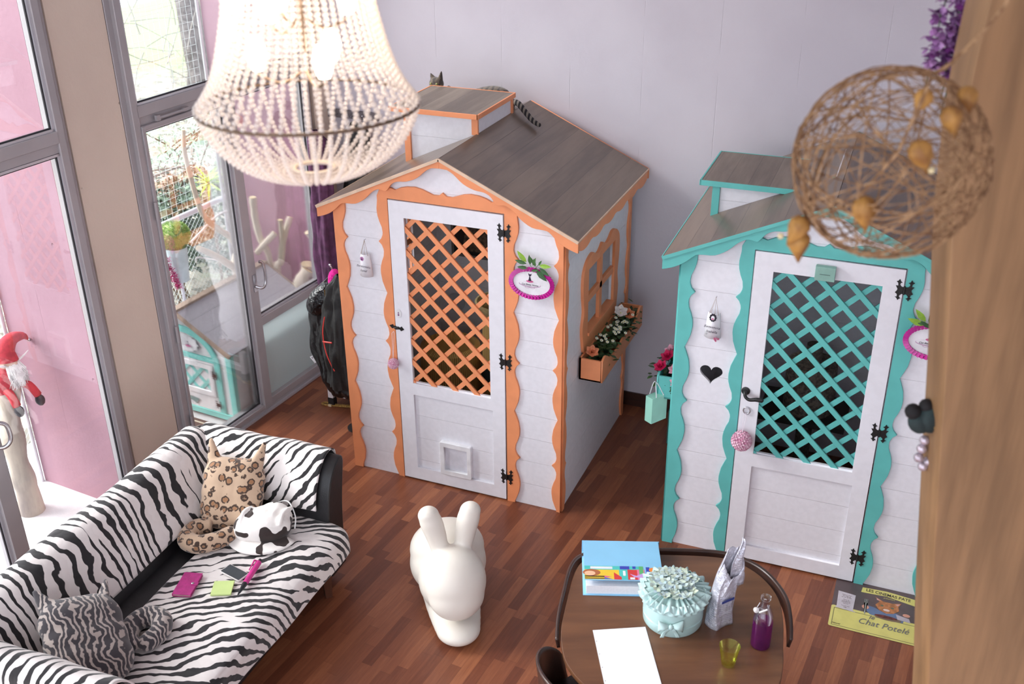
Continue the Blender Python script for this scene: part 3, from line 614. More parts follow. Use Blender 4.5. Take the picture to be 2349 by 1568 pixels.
for sg in (1, -1):
    Mx = Matrix.Translation(K(0.155, 0.57, 0.825)) @ (Matrix.Identity(4) if sg == 1 else Matrix.Rotation(pi, 4, 'Z') @ Matrix.Translation((0, -1.02, 0))) @ Matrix.Rotation(ka, 4, 'Y')
    put('roof_felt', MB().box(0, sl, 0, 1.02, -0.01, 0.003), FELT.m, KN, M=Mx)
    for _y in (-0.016, 1.02): put('roof_batten', MB().box(-0.005, sl+0.003, _y, _y+0.016, -0.022, 0.006), TAN, KN, M=Mx)
put('ridge_cap', MB().box(K(0, 0.60, 0)[0], K(0, 0.54, 0)[0], K(0.155, 0, 0)[1]-0.016, K(1.19, 0, 0)[1], 0.86, 0.892), TAN, KN)
# driftwood
DW = woody('driftwood', (234, 224, 208), (202, 186, 168), axis=2, scale=2.5, stretch=5, rough=0.75, bumpy=0.5)
DCUT = pm('cut_wood', (236, 218, 182), 0.7, 0.08, 30)
def branch(label, limbs, group=None):
    base = limbs[0][0][0]; L = WL(base[0], base[1], base[2]); e = wthing('driftwood_branch', label, 'branch', *base); mb = MB(); ends = MB()
    for pts, r in limbs:
        P = cr([L(*p) for p in pts], 5); n = len(P); ends = MB(); rs = [r[0]+(r[1]-r[0])*i/(n-1)+0.06*r[1]*sin(i*2.1) for i in range(n)]; mb.tube(P, rs, 12)
        d = (P[-1]-P[-2]).normalized(); put('cut_end', ends.tube([P[-1]+d*0.0005, P[-1]+d*0.004], rs[-1]*0.93, 14), DCUT, e)
    put('branch_wood', mb, DW, e, smooth=60); return e
branch('tall thin pale driftwood branch curving up behind the kennel', [([(1.30, 0.85, -0.05), (1.20, 0.85, 0.5), (1.15, 0.85, 0.75), (1.19, 0.85, 0.88), (1.14, 0.85, 1.0), (1.01, 0.85, 1.12), (0.87, 0.85, 1.29), (0.81, 0.85, 1.55), (0.78, 0.85, 1.8), (0.80, 0.85, 1.96)], (0.034, 0.015)), ([(1.17, 0.85, 0.88), (1.24, 0.85, 0.98), (1.26, 0.85, 1.05)], (0.022, 0.016)), ([(1.17, 0.85, 0.70), (0.97, 0.85, 0.89), (0.77, 0.85, 1.04)], (0.032, 0.022))])
branch('knobbly upright driftwood branch just right of the door stile', [([(1.27, 0.58, -0.05), (1.26, 0.57, 0.78), (1.21, 0.60, 1.0), (1.19, 0.61, 1.18), (1.18, 0.60, 1.36)], (0.022, 0.030))])
branch('forked driftwood branch leaning towards the pink wall', [([(1.22, 0.50, -0.05), (1.23, 0.49, 0.71), (1.26, 0.46, 0.82), (1.28, 0.43, 1.0), (1.36, 0.40, 1.17)], (0.032, 0.024)), ([(1.27, 0.44, 0.96), (1.26, 0.42, 1.06), (1.25, 0.41, 1.18)], (0.019, 0.019))])
branch('short pale stick slanting across the other branches', [([(1.16, 0.61, 0.90), (1.18, 0.54, 0.98), (1.25, 0.48, 1.06)], (0.024, 0.026))])
branch('thick sawn log lying beside the kennel roof', [([(1.24, 0.30, 0.2), (1.22, 0.27, 0.62), (1.29, 0.22, 0.77)], (0.070, 0.050))])
branch('round sawn log end behind the thick log', [([(1.34, 0.33, -0.05), (1.35, 0.31, 0.5), (1.36, 0.27, 0.79)], (0.055, 0.055))])
branch('curved driftwood piece standing against the window edge', [([(1.37, 0.20, -0.05), (1.36, 0.20, 0.70), (1.39, 0.19, 0.95), (1.34, 0.22, 1.08)], (0.035, 0.028))])
# pot plant ball, tinsel, bracket, doormat
pb = wthing('grass_ball', 'round fuzzy lime green grass ball on a pale pot', 'ornament', 0.64, 0.95, -0.06)
rr = random.Random(9); mb = MB()
for k in range(2600):
    z = rr.uniform(-1, 1); a = rr.uniform(0, 2*pi); d = Vector((sqrt(1-z*z)*cos(a), sqrt(1-z*z)*sin(a), z)); p = Vector((0, 0, 1.23))+d*0.098
    mb.leaf(p, d+Vector((rr.gauss(0, .25), rr.gauss(0, .25), rr.gauss(0, .25))), d.orthogonal(), 0.032, 0.006)
put('grass', mb.ball((0, 0, 1.23), 0.102, 16), leafmat('grass_blades', (110, 190, 84), (200, 206, 130)), pb)
put('pot', MB().lathe([(0.065, 0.86), (0.085, 1.14), (0.08, 1.14)], n=20), pm('pale_pot', (205, 222, 226), 0.5), pb, smooth=40)
put('stand', MB().tube([(0, 0, 0), (0, 0, 0.87)], 0.012, 8), WPIPE, pb)
ts = wthing('tinsel_garland', 'magenta tinsel garland hanging left of the grass ball', 'garland', 0.50, 0.92, 1.1)
mb = MB()
for k in range(900):
    t = rr.random(); p = Vector((rr.gauss(0, .012), 0.10*t-0.02, -0.04-0.30*t)); d = Vector((rr.gauss(0, 1), rr.gauss(0, 1), rr.gauss(0, 1))); mb.leaf(p, d, d.orthogonal(), 0.03, 0.004)
put('tinsel', mb, pm('magenta_foil', (205, 30, 130), 0.3), ts)
bk = wthing('wire_bracket', 'white bent wire shelf bracket fixed to the pink wall', 'bracket', 1.30, 0.95, 0.9)
Lb = WL(1.30, 0.95, 0.9)
put('wire', MB().tube(cr([Lb(0.83, 0.95, 0.89), Lb(0.86, 0.95, 0.91), Lb(1.13, 0.95, 0.78), Lb(1.26, 0.95, 0.74), Lb(1.42, 0.95, 0.72)], 4), 0.007, 6).tube(cr([Lb(0.80, 0.95, 1.06), Lb(1.0, 0.95, 1.13), Lb(1.13, 0.95, 1.17), Lb(1.24, 0.95, 1.17), Lb(1.42, 0.95, 1.13)], 4), 0.010, 6), pm('white_wire', (238, 238, 240), 0.4), bk, smooth=50)
# doormat with paws
dm = wthing('doormat', 'brown doormat with cream border, paw prints and a cat face, outside the glass', 'doormat', -0.12, 0.42, -0.06)
FD = frame((0, 0, 0), (-1, 0, 0), (0, -1, 0))
put('mat_base', MB().box(-0.33, 0.33, -0.25, 0.25, 0, 0.008), pm('mat_brown', (92, 80, 78), 0.9, 0.1, 60), dm)
def paw(cx, cy, k=1.0): return [ell(cx, cy, .022*k, .017*k, 12)]+[ell(cx+dx*k, cy+dy*k, .008*k, .010*k, 8) for dx, dy in ((-.026, .014), (-.010, .028), (.010, .028), (.026, .014))]
Fz = frame((0, 0, 0.0095), (1, 0, 0), (0, 1, 0))
cream = pm('mat_cream', (226, 214, 192), 0.9); 
put('border', plate([rect(-.30, .30, -.22, .22), rect(-.285, .285, -.205, .205)], Fz, 0.001), cream, dm)
lps = []
for cx, cy in ((-.22, .13), (-.1, .16), (.05, .15), (.2, .16), (.22, .02), (.22, -.13), (.08, -.15), (-.08, -.16), (-.22, -.14), (-.23, 0)): lps += paw(cx, cy, .9)
put('paw_prints', plate(lps, Fz, 0.001), cream, dm)
put('cat_face', plate([ell(0, 0, .12, .085, 30)], Fz, 0.0012), pm('mat_grey', (190, 188, 186), 0.9), dm)
put('cat_features', plate([ell(-.04, .015, .014, .010, 12), ell(.04, .015, .014, .010, 12), ell(0, -.02, .012, .008, 10), rect(-.03, .03, -.05, -.046)], frame((0, 0, 0.0105), (1, 0, 0), (0, 1, 0)), 0.001), pm('mat_dark', (60, 52, 52), 0.9), dm)
# gnome doll on a driftwood post, in front of the left bay
tk = wthing('driftwood_post', 'stout weathered driftwood post standing on the terrace under the gnome', 'post', -1.26, 0.65, -0.06)
Lt = WL(-1.26, 0.65, -0.06); P = cr([Lt(-1.26, 0.65, -0.06), Lt(-1.26, 0.65, 0.12), Lt(-1.27, 0.65, 0.35), Lt(-1.25, 0.66, 0.6), Lt(-1.20, 0.66, 0.86)], 5)
put('post_wood', MB().tube(P, [0.082, 0.080, 0.078, 0.075, 0.072]+[0.068+0.008*sin(i) for i in range(len(P)-5)], 18), woody('weathered_post', (214, 200, 182), (120, 112, 112), axis=2, scale=1.6, stretch=4, rough=0.8, bumpy=0.6), tk, smooth=60)
GN = wthing('gnome_doll', 'santa-like cloth gnome doll with red hat and white beard on the driftwood post', 'doll', -1.19, 0.66, 0.86)
Lg = WL(-1.19, 0.66, 0.86); RED = pm('red_felt', (200, 62, 76), 0.85, 0.12, 40); 
put('body', MB().ball((0, -0.02, 0.03), (0.085, 0.10, 0.10), 16), RED, GN, smooth=True)
put('head', MB().ball((0.01, 0.02, 0.155), (0.062, 0.06, 0.06), 16).ball((0.06, 0.03, 0.15), 0.018, 10), pm('doll_skin', (232, 196, 176), 0.7), GN, smooth=True)
put('hat', MB().tube(cr([(0.0, 0.015, 0.165), (0, 0.03, 0.23), (0, 0.09, 0.275), (0, 0.17, 0.262), (0, 0.20, 0.225)], 4), [0.078-0.0045*i for i in range(17)], 14), RED, GN, smooth=60)
put('bell', MB().ball((0, 0.208, 0.218), 0.014, 10), STEEL, GN, smooth=True)
mb = MB()
for k in range(220):
    a = rr.uniform(-0.9, 0.9); z = rr.uniform(0.10, 0.15); p = Vector((0.06*cos(a)+0.01, 0.06*sin(a)+0.02, z)); mb.tube([p, p+Vector((0.03, rr.gauss(0, .01), -0.05)), p+Vector((0.03, rr.gauss(0, .02), -0.11))], [0.004, 0.003, 0.001], 4)
for sd_ in (-1, 1): mb.tube([(0.05, 0.02+sd_*0.05, 0.15), (0.06, 0.02+sd_*0.09, 0.17), (0.05, 0.02+sd_*0.13, 0.18)], [0.008, 0.006, 0.003], 6)
put('beard', mb, pm('white_wool', (240, 238, 238), 0.9), GN)
for sd_, nm in ((-1, 'leg'), (1, 'leg')):
    lg = put('leg', MB().tube(cr([(0.03, sd_*0.05-0.01, 0.0), (0.09, sd_*0.07, -0.02), (0.11, sd_*0.08+0.02, -0.10)], 3), 0.026, 10), pm('striped_sock', (206, 60, 70), 0.85), GN, smooth=True)
    put('boot', MB().ball((0.12, sd_*0.08+0.02, -0.135), (0.035, 0.028, 0.04), 12), pm('black_boot', (48, 44, 52), 0.5), lg, smooth=True)
# ---------------------------------------------------------------- sofa with its zebra covers
def zebra(name, period, duty, amp, tilt, dark=(24, 22, 26), light=(230, 224, 222), scale=1.0, quilt=True):
    g = NG(name); uv = g.node('ShaderNodeUVMap').outputs[0]; u, v, _ = g.xyz(uv)
    n1 = g.noise(g.mapv(uv, (1.0, 1.0, 1)), 5.0*scale, 2, 0.5, dim='2D'); n2 = g.noise(g.mapv(uv, (1.0, 0.8, 1), loc=(7, 3, 0)), 15*scale, 2, 0.5, dim='2D'); n3 = g.noise(g.mapv(uv, (1.0, 0.35, 1), loc=(2, 9, 0)), 9.0*scale, 2, dim='2D')
    zz = g.M('PINGPONG', g.M('ADD', u, 0.13), 0.34/scale)    # chevrons: the slant flips every 34 cm
    uu = g.M('ADD', u, g.M('MULTIPLY', v, tilt))
    ph = g.M('ADD', g.M('DIVIDE', uu, period), g.M('MULTIPLY', g.M('MULTIPLY', g.M('SUBTRACT', zz, 0.17/scale), v), 9.0*scale*scale))
    ph = g.M('ADD', ph, g.M('MULTIPLY', g.M('SUBTRACT', n1, 0.5), amp)); ph = g.M('ADD', ph, g.M('MULTIPLY', g.M('SUBTRACT', n2, 0.5), 0.5))
    s_ = g.M('SINE', g.M('MULTIPLY', ph, 2*pi)); s_ = g.M('ADD', s_, g.M('MULTIPLY', g.M('SUBTRACT', n3, 0.5), 3.2))
    m = g.ss(s_, duty, duty+0.14)
    g.set(color=g.mix(m, lin(light), lin(dark)), rough=0.9, sheen=0.3)
    if quilt:
        q = g.vor(uv, 22*scale, out='Distance'); g.bump(g.M('ADD', g.M('MULTIPLY', q, -0.8), g.M('MULTIPLY', m, 0.15)), 0.35, 0.012)
    MATS[name] = g.m; return g.m
ZEB = zebra('zebra_quilt', 0.064, 0.30, 1.3, 0.10)
ZEB2 = zebra('zebra_quilt_seat', 0.068, 0.25, 1.5, -0.75)
LEATH = pm('black_leatherette', (30, 29, 32), 0.42, 0.15, 30, bump=0.1, bs=150)
DWOOD = woody('walnut_leg', (92, 56, 40), (62, 36, 26), axis=2, rough=0.4)
SX, SY, SR = 0.1, -1.98, radians(1.5)
SF = thing('sofa', 'two-seat black leatherette sofa with flared arms under zebra covers', 'sofa', (SX, SY, 0), SR)
SI = Matrix.Rotation(-SR, 4, 'Z') @ Matrix.Translation((-SX, -SY, 0)) @ Matrix.Identity(4)
YR, YL = 0.95, -0.95      # outer ends in the sofa's own frame (y)
bk = cr([(-.545, .10), (-.560, .45), (-.565, .66), (-.55, .765), (-.50, .805), (-.43, .80), (-.375, .74), (-.30, .60), (-.22, .44), (-.20, .30), (-.20, .10)], 3)
def extr(prof, y0, y1, axis='y', bev=0.0):
    if axis == 'y': return plate([[(a, b) for a, b in ((p[0], p[1]) for p in prof)]], frame((0, y0, 0), (1, 0, 0), (0, 0, 1)), y1-y0, bev=bev)
    return plate([[(p[0], p[1]) for p in prof]], frame((y1, 0, 0), (0, 1, 0), (0, 0, 1)), y1-y0, bev=bev)
put('backrest', extr(bk, -0.97, 0.97, 'y', 0.02), LEATH, SF, smooth=40)
ap = cr([(.765, .09), (.770, .30), (.775, .46), (.80, .62), (.85, .73), (.92, .795), (.975, .80), (.995, .76), (.975, .66), (.945, .50), (.93, .30), (.925, .09)], 3)
put('armrest', extr(ap, -0.50, 0.46, 'x', 0.012), LEATH, SF, smooth=40)
put('armrest', extr([(-a, b) for a, b in ap][::-1], -0.50, 0.46, 'x', 0.012), LEATH, SF, smooth=40)
put('seat', MB().box(-0.25, 0.545, -0.80, 0.80, 0.26, 0.44), LEATH, SF, bevel=0.03, smooth=40)
put('seat_base', MB().box(-0.5, 0.50, -0.90, 0.90, 0.17, 0.27), LEATH, SF, bevel=0.02)
for x in (-0.45, 0.455):
    for y in (-0.70, 0.70): put('leg', MB().lathe([(0.026, 0), (0.040, 0.19)], (x, y, 0), 4), DWOOD, SF)
def cover(name, label, path, a0, a1, mat, fn, edge=0.0, wave=0.006, seed=0):
    """quilted throw: path is a list of 2D points, swept from a0 to a1; fn maps (a, p) to 3D"""
    P = cr(path, 6); L = [0]
    for i in range(1, len(P)): L.append(L[-1]+(P[i]-P[i-1]).length)
    rr = random.Random(seed); ph = [rr.uniform(0, 6) for _ in range(6)]; nu = 70; vs = MB()
    N = len(P)
    def f(a, b):
        i = b*(N-1); k = min(int(i), N-2); p = P[k].lerp(P[k+1], i-k); t = (P[k+1]-P[k]).normalized(); nrm = Vector((-t.y, t.x))
        w = wave*(sin(a*9+ph[0]+b*3)+0.7*sin(a*17+ph[1]-b*5)+0.5*sin(b*14+a*5+ph[2])); e = edge*sin(a*14+ph[3])*(abs(b-0.5)*2)**6
        p = p-nrm*w+t*(e if b > 0.5 else -e); return fn(a0+(a1-a0)*a, p)
    vs.grid(f, nu, N, uvs=lambda a, b: (a0+(a1-a0)*a, L[min(N-1, int(round(b*(N-1))))]))
    o = put(name, vs, mat, smooth=True, solid=0.008); o.location = (SX, SY, 0); o.rotation_euler = (0, 0, SR)
    tag(o, label, 'sofa cover', None)
    return o
cover('sofa_cover', 'zebra-striped quilted cover draped over the sofa backrest', [(-.60, .50), (-.592, .66), (-.575, .775), (-.51, .828), (-.42, .822), (-.355, .755), (-.285, .62), (-.225, .505)], -0.99, 0.90, ZEB, lambda a, p: (p[0], a, p[1]), 0.004, 0.004, 1)
cover('sofa_cover', 'zebra-striped quilted cover spread over the sofa seat and its front edge', [(-.085, .452), (0.05, .458), (.20, .466), (.38, .464), (.50, .456), (.556, .425), (.566, .36), (.568, .295)], -0.79, 0.785, ZEB2, lambda a, p: (p[0]+0.012*sin(a*4)*(1 if p[1] < .44 else 0), a, p[1]), 0.006, 0.004, 2)
armp = [(.752, .545), (.760, .60), (.785, .67), (.838, .765), (.905, .822), (.965, .828), (1.008, .80), (1.018, .74)]
cover('sofa_cover', 'zebra-striped quilted cover folded over the sofa arm near the windows and playhouse', armp, -0.44, 0.40, ZEB2, lambda a, p: (a, p[0], p[1]), 0.004, 0.003, 3)
cover('sofa_cover', 'zebra-striped quilted cover over the sofa arm at the bottom left corner', [(p[0]*-1, p[1]) for p in armp], -0.44, 0.45, zebra('zebra_quilt_arm', 0.066, 0.25, 1.3, 0.2), lambda a, p: (a, p[0], p[1]), 0.004, 0.003, 4)
# ---------------------------------------------------------------- cushions
def basis(c, right, up):
    r = Vector(right).normalized(); u = Vector(up); u = (u-r*u.dot(r)).normalized(); n = r.cross(u)
    return Matrix(((r.x, u.x, n.x, c[0]), (r.y, u.y, n.y, c[1]), (r.z, u.z, n.z, c[2]), (0, 0, 0, 1)))
def catcushion(label, B, w, h, mat, tail, ears=0.10):
    e = thing('cat_cushion', label, 'cushion', B.translation); Bi = B.copy(); Bi.translation = (0, 0, 0)
    mb = MB()
    for ix in (-1, 0, 1):
        for iy in (-1, 0, 1): mb.ball(Bi @ Vector((ix*w*0.17, iy*h*0.2, 0)), (w*0.36, w*0.36, w*0.24), 18, Bi.to_3x3())
    for sx in (-1, 1): mb.tube([Bi @ Vector(p) for p in ((sx*w*0.24, h*0.28, 0), (sx*w*0.36, h*0.42, 0), (sx*w*0.46, h*0.42+ears*0.8, 0))], [0.065, 0.045, 0.014], 12, flat=0.6)
    blob('body', mb, mat, e, 0.009, 8)
    P = cr([Vector(p)-B.translation for p in tail], 4); n = len(P)
    t = MB().tube(P, [0.045+0.008*sin(pi*i/n) for i in range(n)], 14); t.ball(P[-1], 0.046, 12)
    blob('tail', t, mat, e, 0.009, 4); return e
g = NG('leopard_plush'); v = g.co(); d1 = g.vor(v, 21, out='Distance', rnd=0.7); sz = 0; nn = g.noise(v, 60, 3)
d1 = g.M('ADD', d1, g.M('MULTIPLY', g.M('SUBTRACT', nn, 0.5), 0.35)); ring = g.M('MULTIPLY', g.ss(d1, 0.27, 0.32), g.M('SUBTRACT', 1.0, g.ss(d1, 0.45, 0.50)))
col = g.mix(g.M('SUBTRACT', 1.0, g.ss(d1, 0.26, 0.32)), lin((200, 172, 146)), lin((160, 116, 82))); brk = g.ss(g.noise(v, 35, 2), 0.33, 0.40)
g.set(color=g.mix(g.M('MULTIPLY', ring, brk), col, lin((70, 52, 42))), rough=0.95, sheen=0.4); g.bump(nn, 0.3, 0.004)
B1 = basis((0.02, -1.34, 0.63), (0.90, 0.30, -0.05), (-0.38, 0.40, 0.80))
catcushion('leopard-print plush cat-shaped cushion propped in the far sofa corner', B1, 0.34, 0.42, g.m, [(-0.02, -1.50, 0.505), (-0.09, -1.55, 0.51), (-0.07, -1.66, 0.512), (0.02, -1.67, 0.512), (0.09, -1.60, 0.51), (0.12, -1.53, 0.51)], 0.16)
ZC = zebra('zebra_plush', 0.022, -0.15, 1.6, 0.3, (62, 58, 62), (188, 178, 172), 2.2, False)
g = NG('zebra_plush_cat'); v = g.co(); x, y, z = g.xyz(v); n1 = g.noise(v, 9, 3)
ph = g.M('ADD', g.M('MULTIPLY', g.M('ADD', y, g.M('MULTIPLY', x, 0.7)), 36), g.M('MULTIPLY', n1, 7)); s_ = g.M('ADD', g.M('SINE', g.M('MULTIPLY', ph, 4.6)), g.M('MULTIPLY', g.M('SUBTRACT', g.noise(v, 40, 2), 0.5), 1.6))
g.set(color=g.mix(g.ss(s_, -0.5, -0.1), lin((176, 164, 158)), lin((56, 52, 58))), rough=0.9, sheen=0.4)
B2 = basis((0.11, -2.62, 0.635), (0.62, 0.55, -0.30), (-0.62, 0.35, 0.68))
B2 = basis((0.08, -2.60, 0.66), (-0.10, -0.75, 0.10), (-0.80, 0.15, 0.62))
B2 = basis((0.09, -2.57, 0.625), (0.42, 0.80, -0.30), (-0.85, 0.10, 0.55))
catcushion('grey zebra-print plush cat-shaped cushion lying in the near sofa corner', B2, 0.37, 0.50, g.m, [(0.20, -2.45, 0.51), (0.12, -2.33, 0.515), (0.14, -2.24, 0.515), (0.22, -2.23, 0.515), (0.27, -2.30, 0.512), (0.26, -2.38, 0.51)], 0.12)
# cow-print cap
g = NG('cow_print'); v = g.co(); n = g.noise(v, 13, 1, 0.4); g.set(color=g.mix(g.ss(n, 0.56, 0.575), lin((240, 236, 232)), lin((50, 38, 36))), rough=0.85, sheen=0.2); g.bump(g.noise(v, 30, 3), 0.25, 0.01)
cp = thing('cap', 'black and white cow-print cap lying upside against the leopard cushion', 'cap', (0.265, -1.42, 0.475), radians(20)); cp.scale = (1.1, 1.1, 1.15)
cp['label'] = 'white cap with brown-black cow patches lying beside the leopard cushion'
mb = MB(); mb.ball((0, 0, 0.05), (0.145, 0.105, 0.085), 24).ball((0.05, 0.05, 0.06), (0.09, 0.07, 0.085), 18).ball((-0.06, -0.01, 0.045), (0.09, 0.09, 0.07), 18)
for k in range(5): mb.tube(cr([(-0.1+0.05*k, -0.06, 0.09), (-0.09+0.05*k, 0.0, 0.128), (-0.06+0.05*k, 0.06, 0.115)], 3), 0.012, 8)
blob('crown', mb, g.m, cp, 0.007, 5)
put('brim', MB().grid(lambda a, b: ((0.10+0.06*b)*1.15*cos(pi*(1.02+a*0.86)), (0.085+0.075*b)*1.1*sin(pi*(1.02+a*0.86)), 0.022-0.016*b), 24, 6), g.m, cp, smooth=True, solid=0.006)
put('strap', MB().tube(cr([(0.04, 0.12, 0.10), (0.11, 0.10, 0.125), (0.16, 0.03, 0.09), (0.165, -0.02, 0.05)], 5), 0.0035, 6), pm('white_elastic', (235, 235, 235)), cp)
# small things on the seat
ZS = 0.474
w = thing('phone_wallet', 'magenta leather phone wallet with a silver clasp on the sofa seat', 'wallet', (0.148, -1.937, ZS), atan2(-1.866+2.035, 0.075-0.124)-pi/2)
PKL = pm('magenta_leather', (186, 48, 132), 0.5, 0.1, 40, bump=0.2, bs=200)
put('cover', MB().box(-0.049, 0.049, -0.087, 0.087, 0.012, 0.017).box(-0.049, 0.049, -0.087, 0.087, 0, 0.004).box(-0.051, -0.046, -0.087, 0.087, 0, 0.017), PKL, w, bevel=0.002)
put('pages', MB().box(-0.046, 0.044, -0.083, 0.083, 0.004, 0.012), pm('wallet_lining', (206, 178, 170), 0.6), w)
cl = put('clasp_strap', plate([rrect(0.018, 0.056, -0.014, 0.014, 0.008)], frame((0, 0, 0.0195), (1, 0, 0), (0, 1, 0)), 0.003), PKL, w); put('clasp', MB().lathe([(0.008, 0), (0.008, 0.002), (0.005, 0.004)], (0.028, 0, 0.0195), 16), STEEL, cl, smooth=40)
nb = put('note_pad', MB().box(-0.052, 0.052, -0.053, 0.053, 0, 0.010), pm('lime_paper', (206, 228, 150), 0.7, 0.03, 8), bevel=0.001); nb.location = (0.330, -1.890, ZS); nb.rotation_euler = (0, 0, radians(25)); tag(nb, 'pale lime square sticky note pad on the sofa seat', 'note pad')
ph_ = thing('smartphone', 'white smartphone with a dark reflecting screen under the pink pen', 'phone', (0.313, -1.765, ZS), radians(-12))
put('case', plate([rrect(-0.073, 0.073, -0.037, 0.037, 0.009)], frame((0, 0, 0.009), (1, 0, 0), (0, 1, 0)), 0.009, bev=0.002), pm('white_case', (232, 226, 224), 0.3), ph_)
put('screen', plate([rrect(-0.068, 0.068, -0.033, 0.033, 0.004)], frame((0, 0, 0.0096), (1, 0, 0), (0, 1, 0)), 0.001), pm('dark_screen', (34, 34, 38), 0.05), ph_)
put('speaker_slot', MB().box(-0.0655, -0.0635, -0.010, 0.010, 0.0096, 0.0100), STEEL, ph_)
pn = thing('giant_pen', 'oversized pink pen with black grip and clip on the sofa seat', 'pen', (0.416, -1.776, ZS+0.017)); d = Vector((0.386-0.442, -1.633+1.919, 0)).normalized()
a = Vector((0, 0, 0))-d*0.145
put('barrel', MB().tube([a+d*0.09, a+d*0.10, a+d*0.265, a+d*0.270], [0.013, 0.0145, 0.0165, 0.012], 16), pm('pink_plastic', (218, 60, 150), 0.25), pn, smooth=40)
put('grip', MB().tube([a, a+d*0.02, a+d*0.085, a+d*0.092], [0.0015, 0.006, 0.014, 0.0135], 16), pm('black_plastic', (34, 36, 42), 0.35), pn, smooth=40)
put('push_button', MB().tube([a+d*0.27, a+d*0.288], 0.009, 14), pm('black_plastic', (34, 36, 42)), pn)
sdv = d.cross(Vector((0, 0, 1))); put('clip', MB().tube([a+d*0.262-sdv*0.010+Vector((0, 0, 0.012)), a+d*0.258-sdv*0.018+Vector((0, 0, 0.018)), a+d*0.18-sdv*0.014+Vector((0, 0, 0.016))], [0.005, 0.005, 0.003], 8), pm('pink_plastic', (218, 60, 150)), pn)
# ---------------------------------------------------------------- rabbit chair
RB = thing('rabbit_chair', 'white moulded plastic rabbit-shaped chair on the parquet', 'chair', (1.25, -1.095, 0)); fd = Vector((0.54, -0.842, 0)).normalized()
RM = Matrix.Rotation(atan2(fd.y, fd.x), 4, 'Z') @ Matrix.Diagonal((1.03, 1.13, 1.0, 1))   # local x = forwards
mb = MB()
def rb(c, r, rot=0.0): mb.ball(Vector(c), r, 28, Matrix.Rotation(rot, 3, 'Y'))
for k in range(13):      # foot slab with a rounded outline
    t = k/12; rb((-0.20+0.43*t, 0, 0.062), (0.125, 0.150-0.040*t*t, 0.062))
rb((-0.15, 0, 0.22), (0.195, 0.195, 0.20)); rb((-0.17, 0, 0.30), (0.165, 0.19, 0.17)); rb((-0.02, 0, 0.20), (0.20, 0.165, 0.19)); rb((0.09, 0, 0.28), (0.13, 0.130, 0.19), -0.2)
rb((0.165, 0, 0.345), (0.14, 0.152, 0.190), -0.45); rb((0.200, 0, 0.285), (0.120, 0.138, 0.150), -0.45)
for sy in (-1, 1): mb.tube(cr([(0.085, sy*0.050, 0.43), (0.06, sy*0.064, 0.53), (0.04, sy*0.086, 0.63), (0.03, sy*0.102, 0.69)], 4), [0.040, 0.040, 0.042, 0.045, 0.048, 0.051, 0.053, 0.055, 0.056, 0.056, 0.054, 0.046, 0.030], 18); mb.ball((0.03, sy*0.100, 0.685), 0.053, 18)
RP = pm('moulded_white_plastic', (232, 226, 216), 0.42, 0.01, 4)
b_ = blob('body', mb, RP, RB, 0.0075, 14, M=RM)
# ---------------------------------------------------------------- table group
TA = radians(22); TC = (1.83, -2.5)
def tl(x, y): return (x-TC[0], y-TC[1])
TW = Vector((TC[0]*cos(TA)-TC[1]*sin(TA), TC[0]*sin(TA)+TC[1]*cos(TA), 0))
def tw(x, y, z=0.75): return (x*cos(TA)-y*sin(TA), x*sin(TA)+y*cos(TA), z)
TB = thing('table', 'rounded-square dark walnut table with a curved raised rim', 'table', TW, TA)
WAL = woody('walnut_top', (122, 82, 56), (86, 56, 40), axis=0, scale=1.6, stretch=7, rough=0.32, bumpy=0.02)
WALD = woody('dark_bentwood', (74, 50, 42), (50, 34, 30), axis=2, scale=2, stretch=5, rough=0.28, bumpy=0.02)
out_ = cr([tl(*p) for p in ((1.449, -2.001), (1.406, -2.070), (1.371, -2.20), (1.338, -2.364), (1.318, -2.48), (1.316, -2.591), (1.334, -2.70), (1.40, -2.82), (1.52, -2.93), (1.80, -2.98), (2.07, -2.93), (2.21, -2.84), (2.262, -2.73), (2.294, -2.594), (2.33, -2.43), (2.341, -2.278), (2.299, -2.137), (2.216, -2.032), (2.097, -1.975), (1.80, -1.955), (1.54, -1.965))], 5, True)
put('tabletop', plate([out_], frame((0, 0, 0.75), (1, 0, 0), (0, 1, 0)), 0.026, bev=0.004), WAL, TB, smooth=40)
gal = cr([tl(*p) for p in ((1.305, -2.55), (1.318, -2.40), (1.352, -2.22), (1.388, -2.06), (1.44, -1.975), (1.55, -1.940), (1.80, -1.930), (2.10, -1.948), (2.235, -2.01), (2.322, -2.12), (2.366, -2.275), (2.357, -2.42), (2.33, -2.55))], 6)
ng = len(gal)
def galf(a, b):
    i = a*(ng-1); k = min(int(i), ng-2); p = gal[k].lerp(gal[k+1], i-k); t = (gal[k+1]-gal[k]).normalized(); n_ = Vector((-t.y, t.x)); h = 0.008*sin(pi*min(1, a*5)/2)*sin(pi*min(1, (1-a)*5)/2)
    return (p.x+n_.x*0.010*b, p.y+n_.y*0.010*b, 0.70+(0.052+h)*b)
put('curved_rim', MB().grid(galf, 90, 5), WALD, TB, smooth=True, solid=0.014)
for a_ in (45, 135, 225, 315):
    c_, s_ = cos(radians(a_)), sin(radians(a_)); put('leg', MB().tube(cr([(c_*0.36, s_*0.36, 0.72), (c_*0.42, s_*0.42, 0.45), (c_*0.44, s_*0.44, 0.0)], 4), [0.028]*4+[0.024]*4+[0.018], 10), WALD, TB, smooth=True)
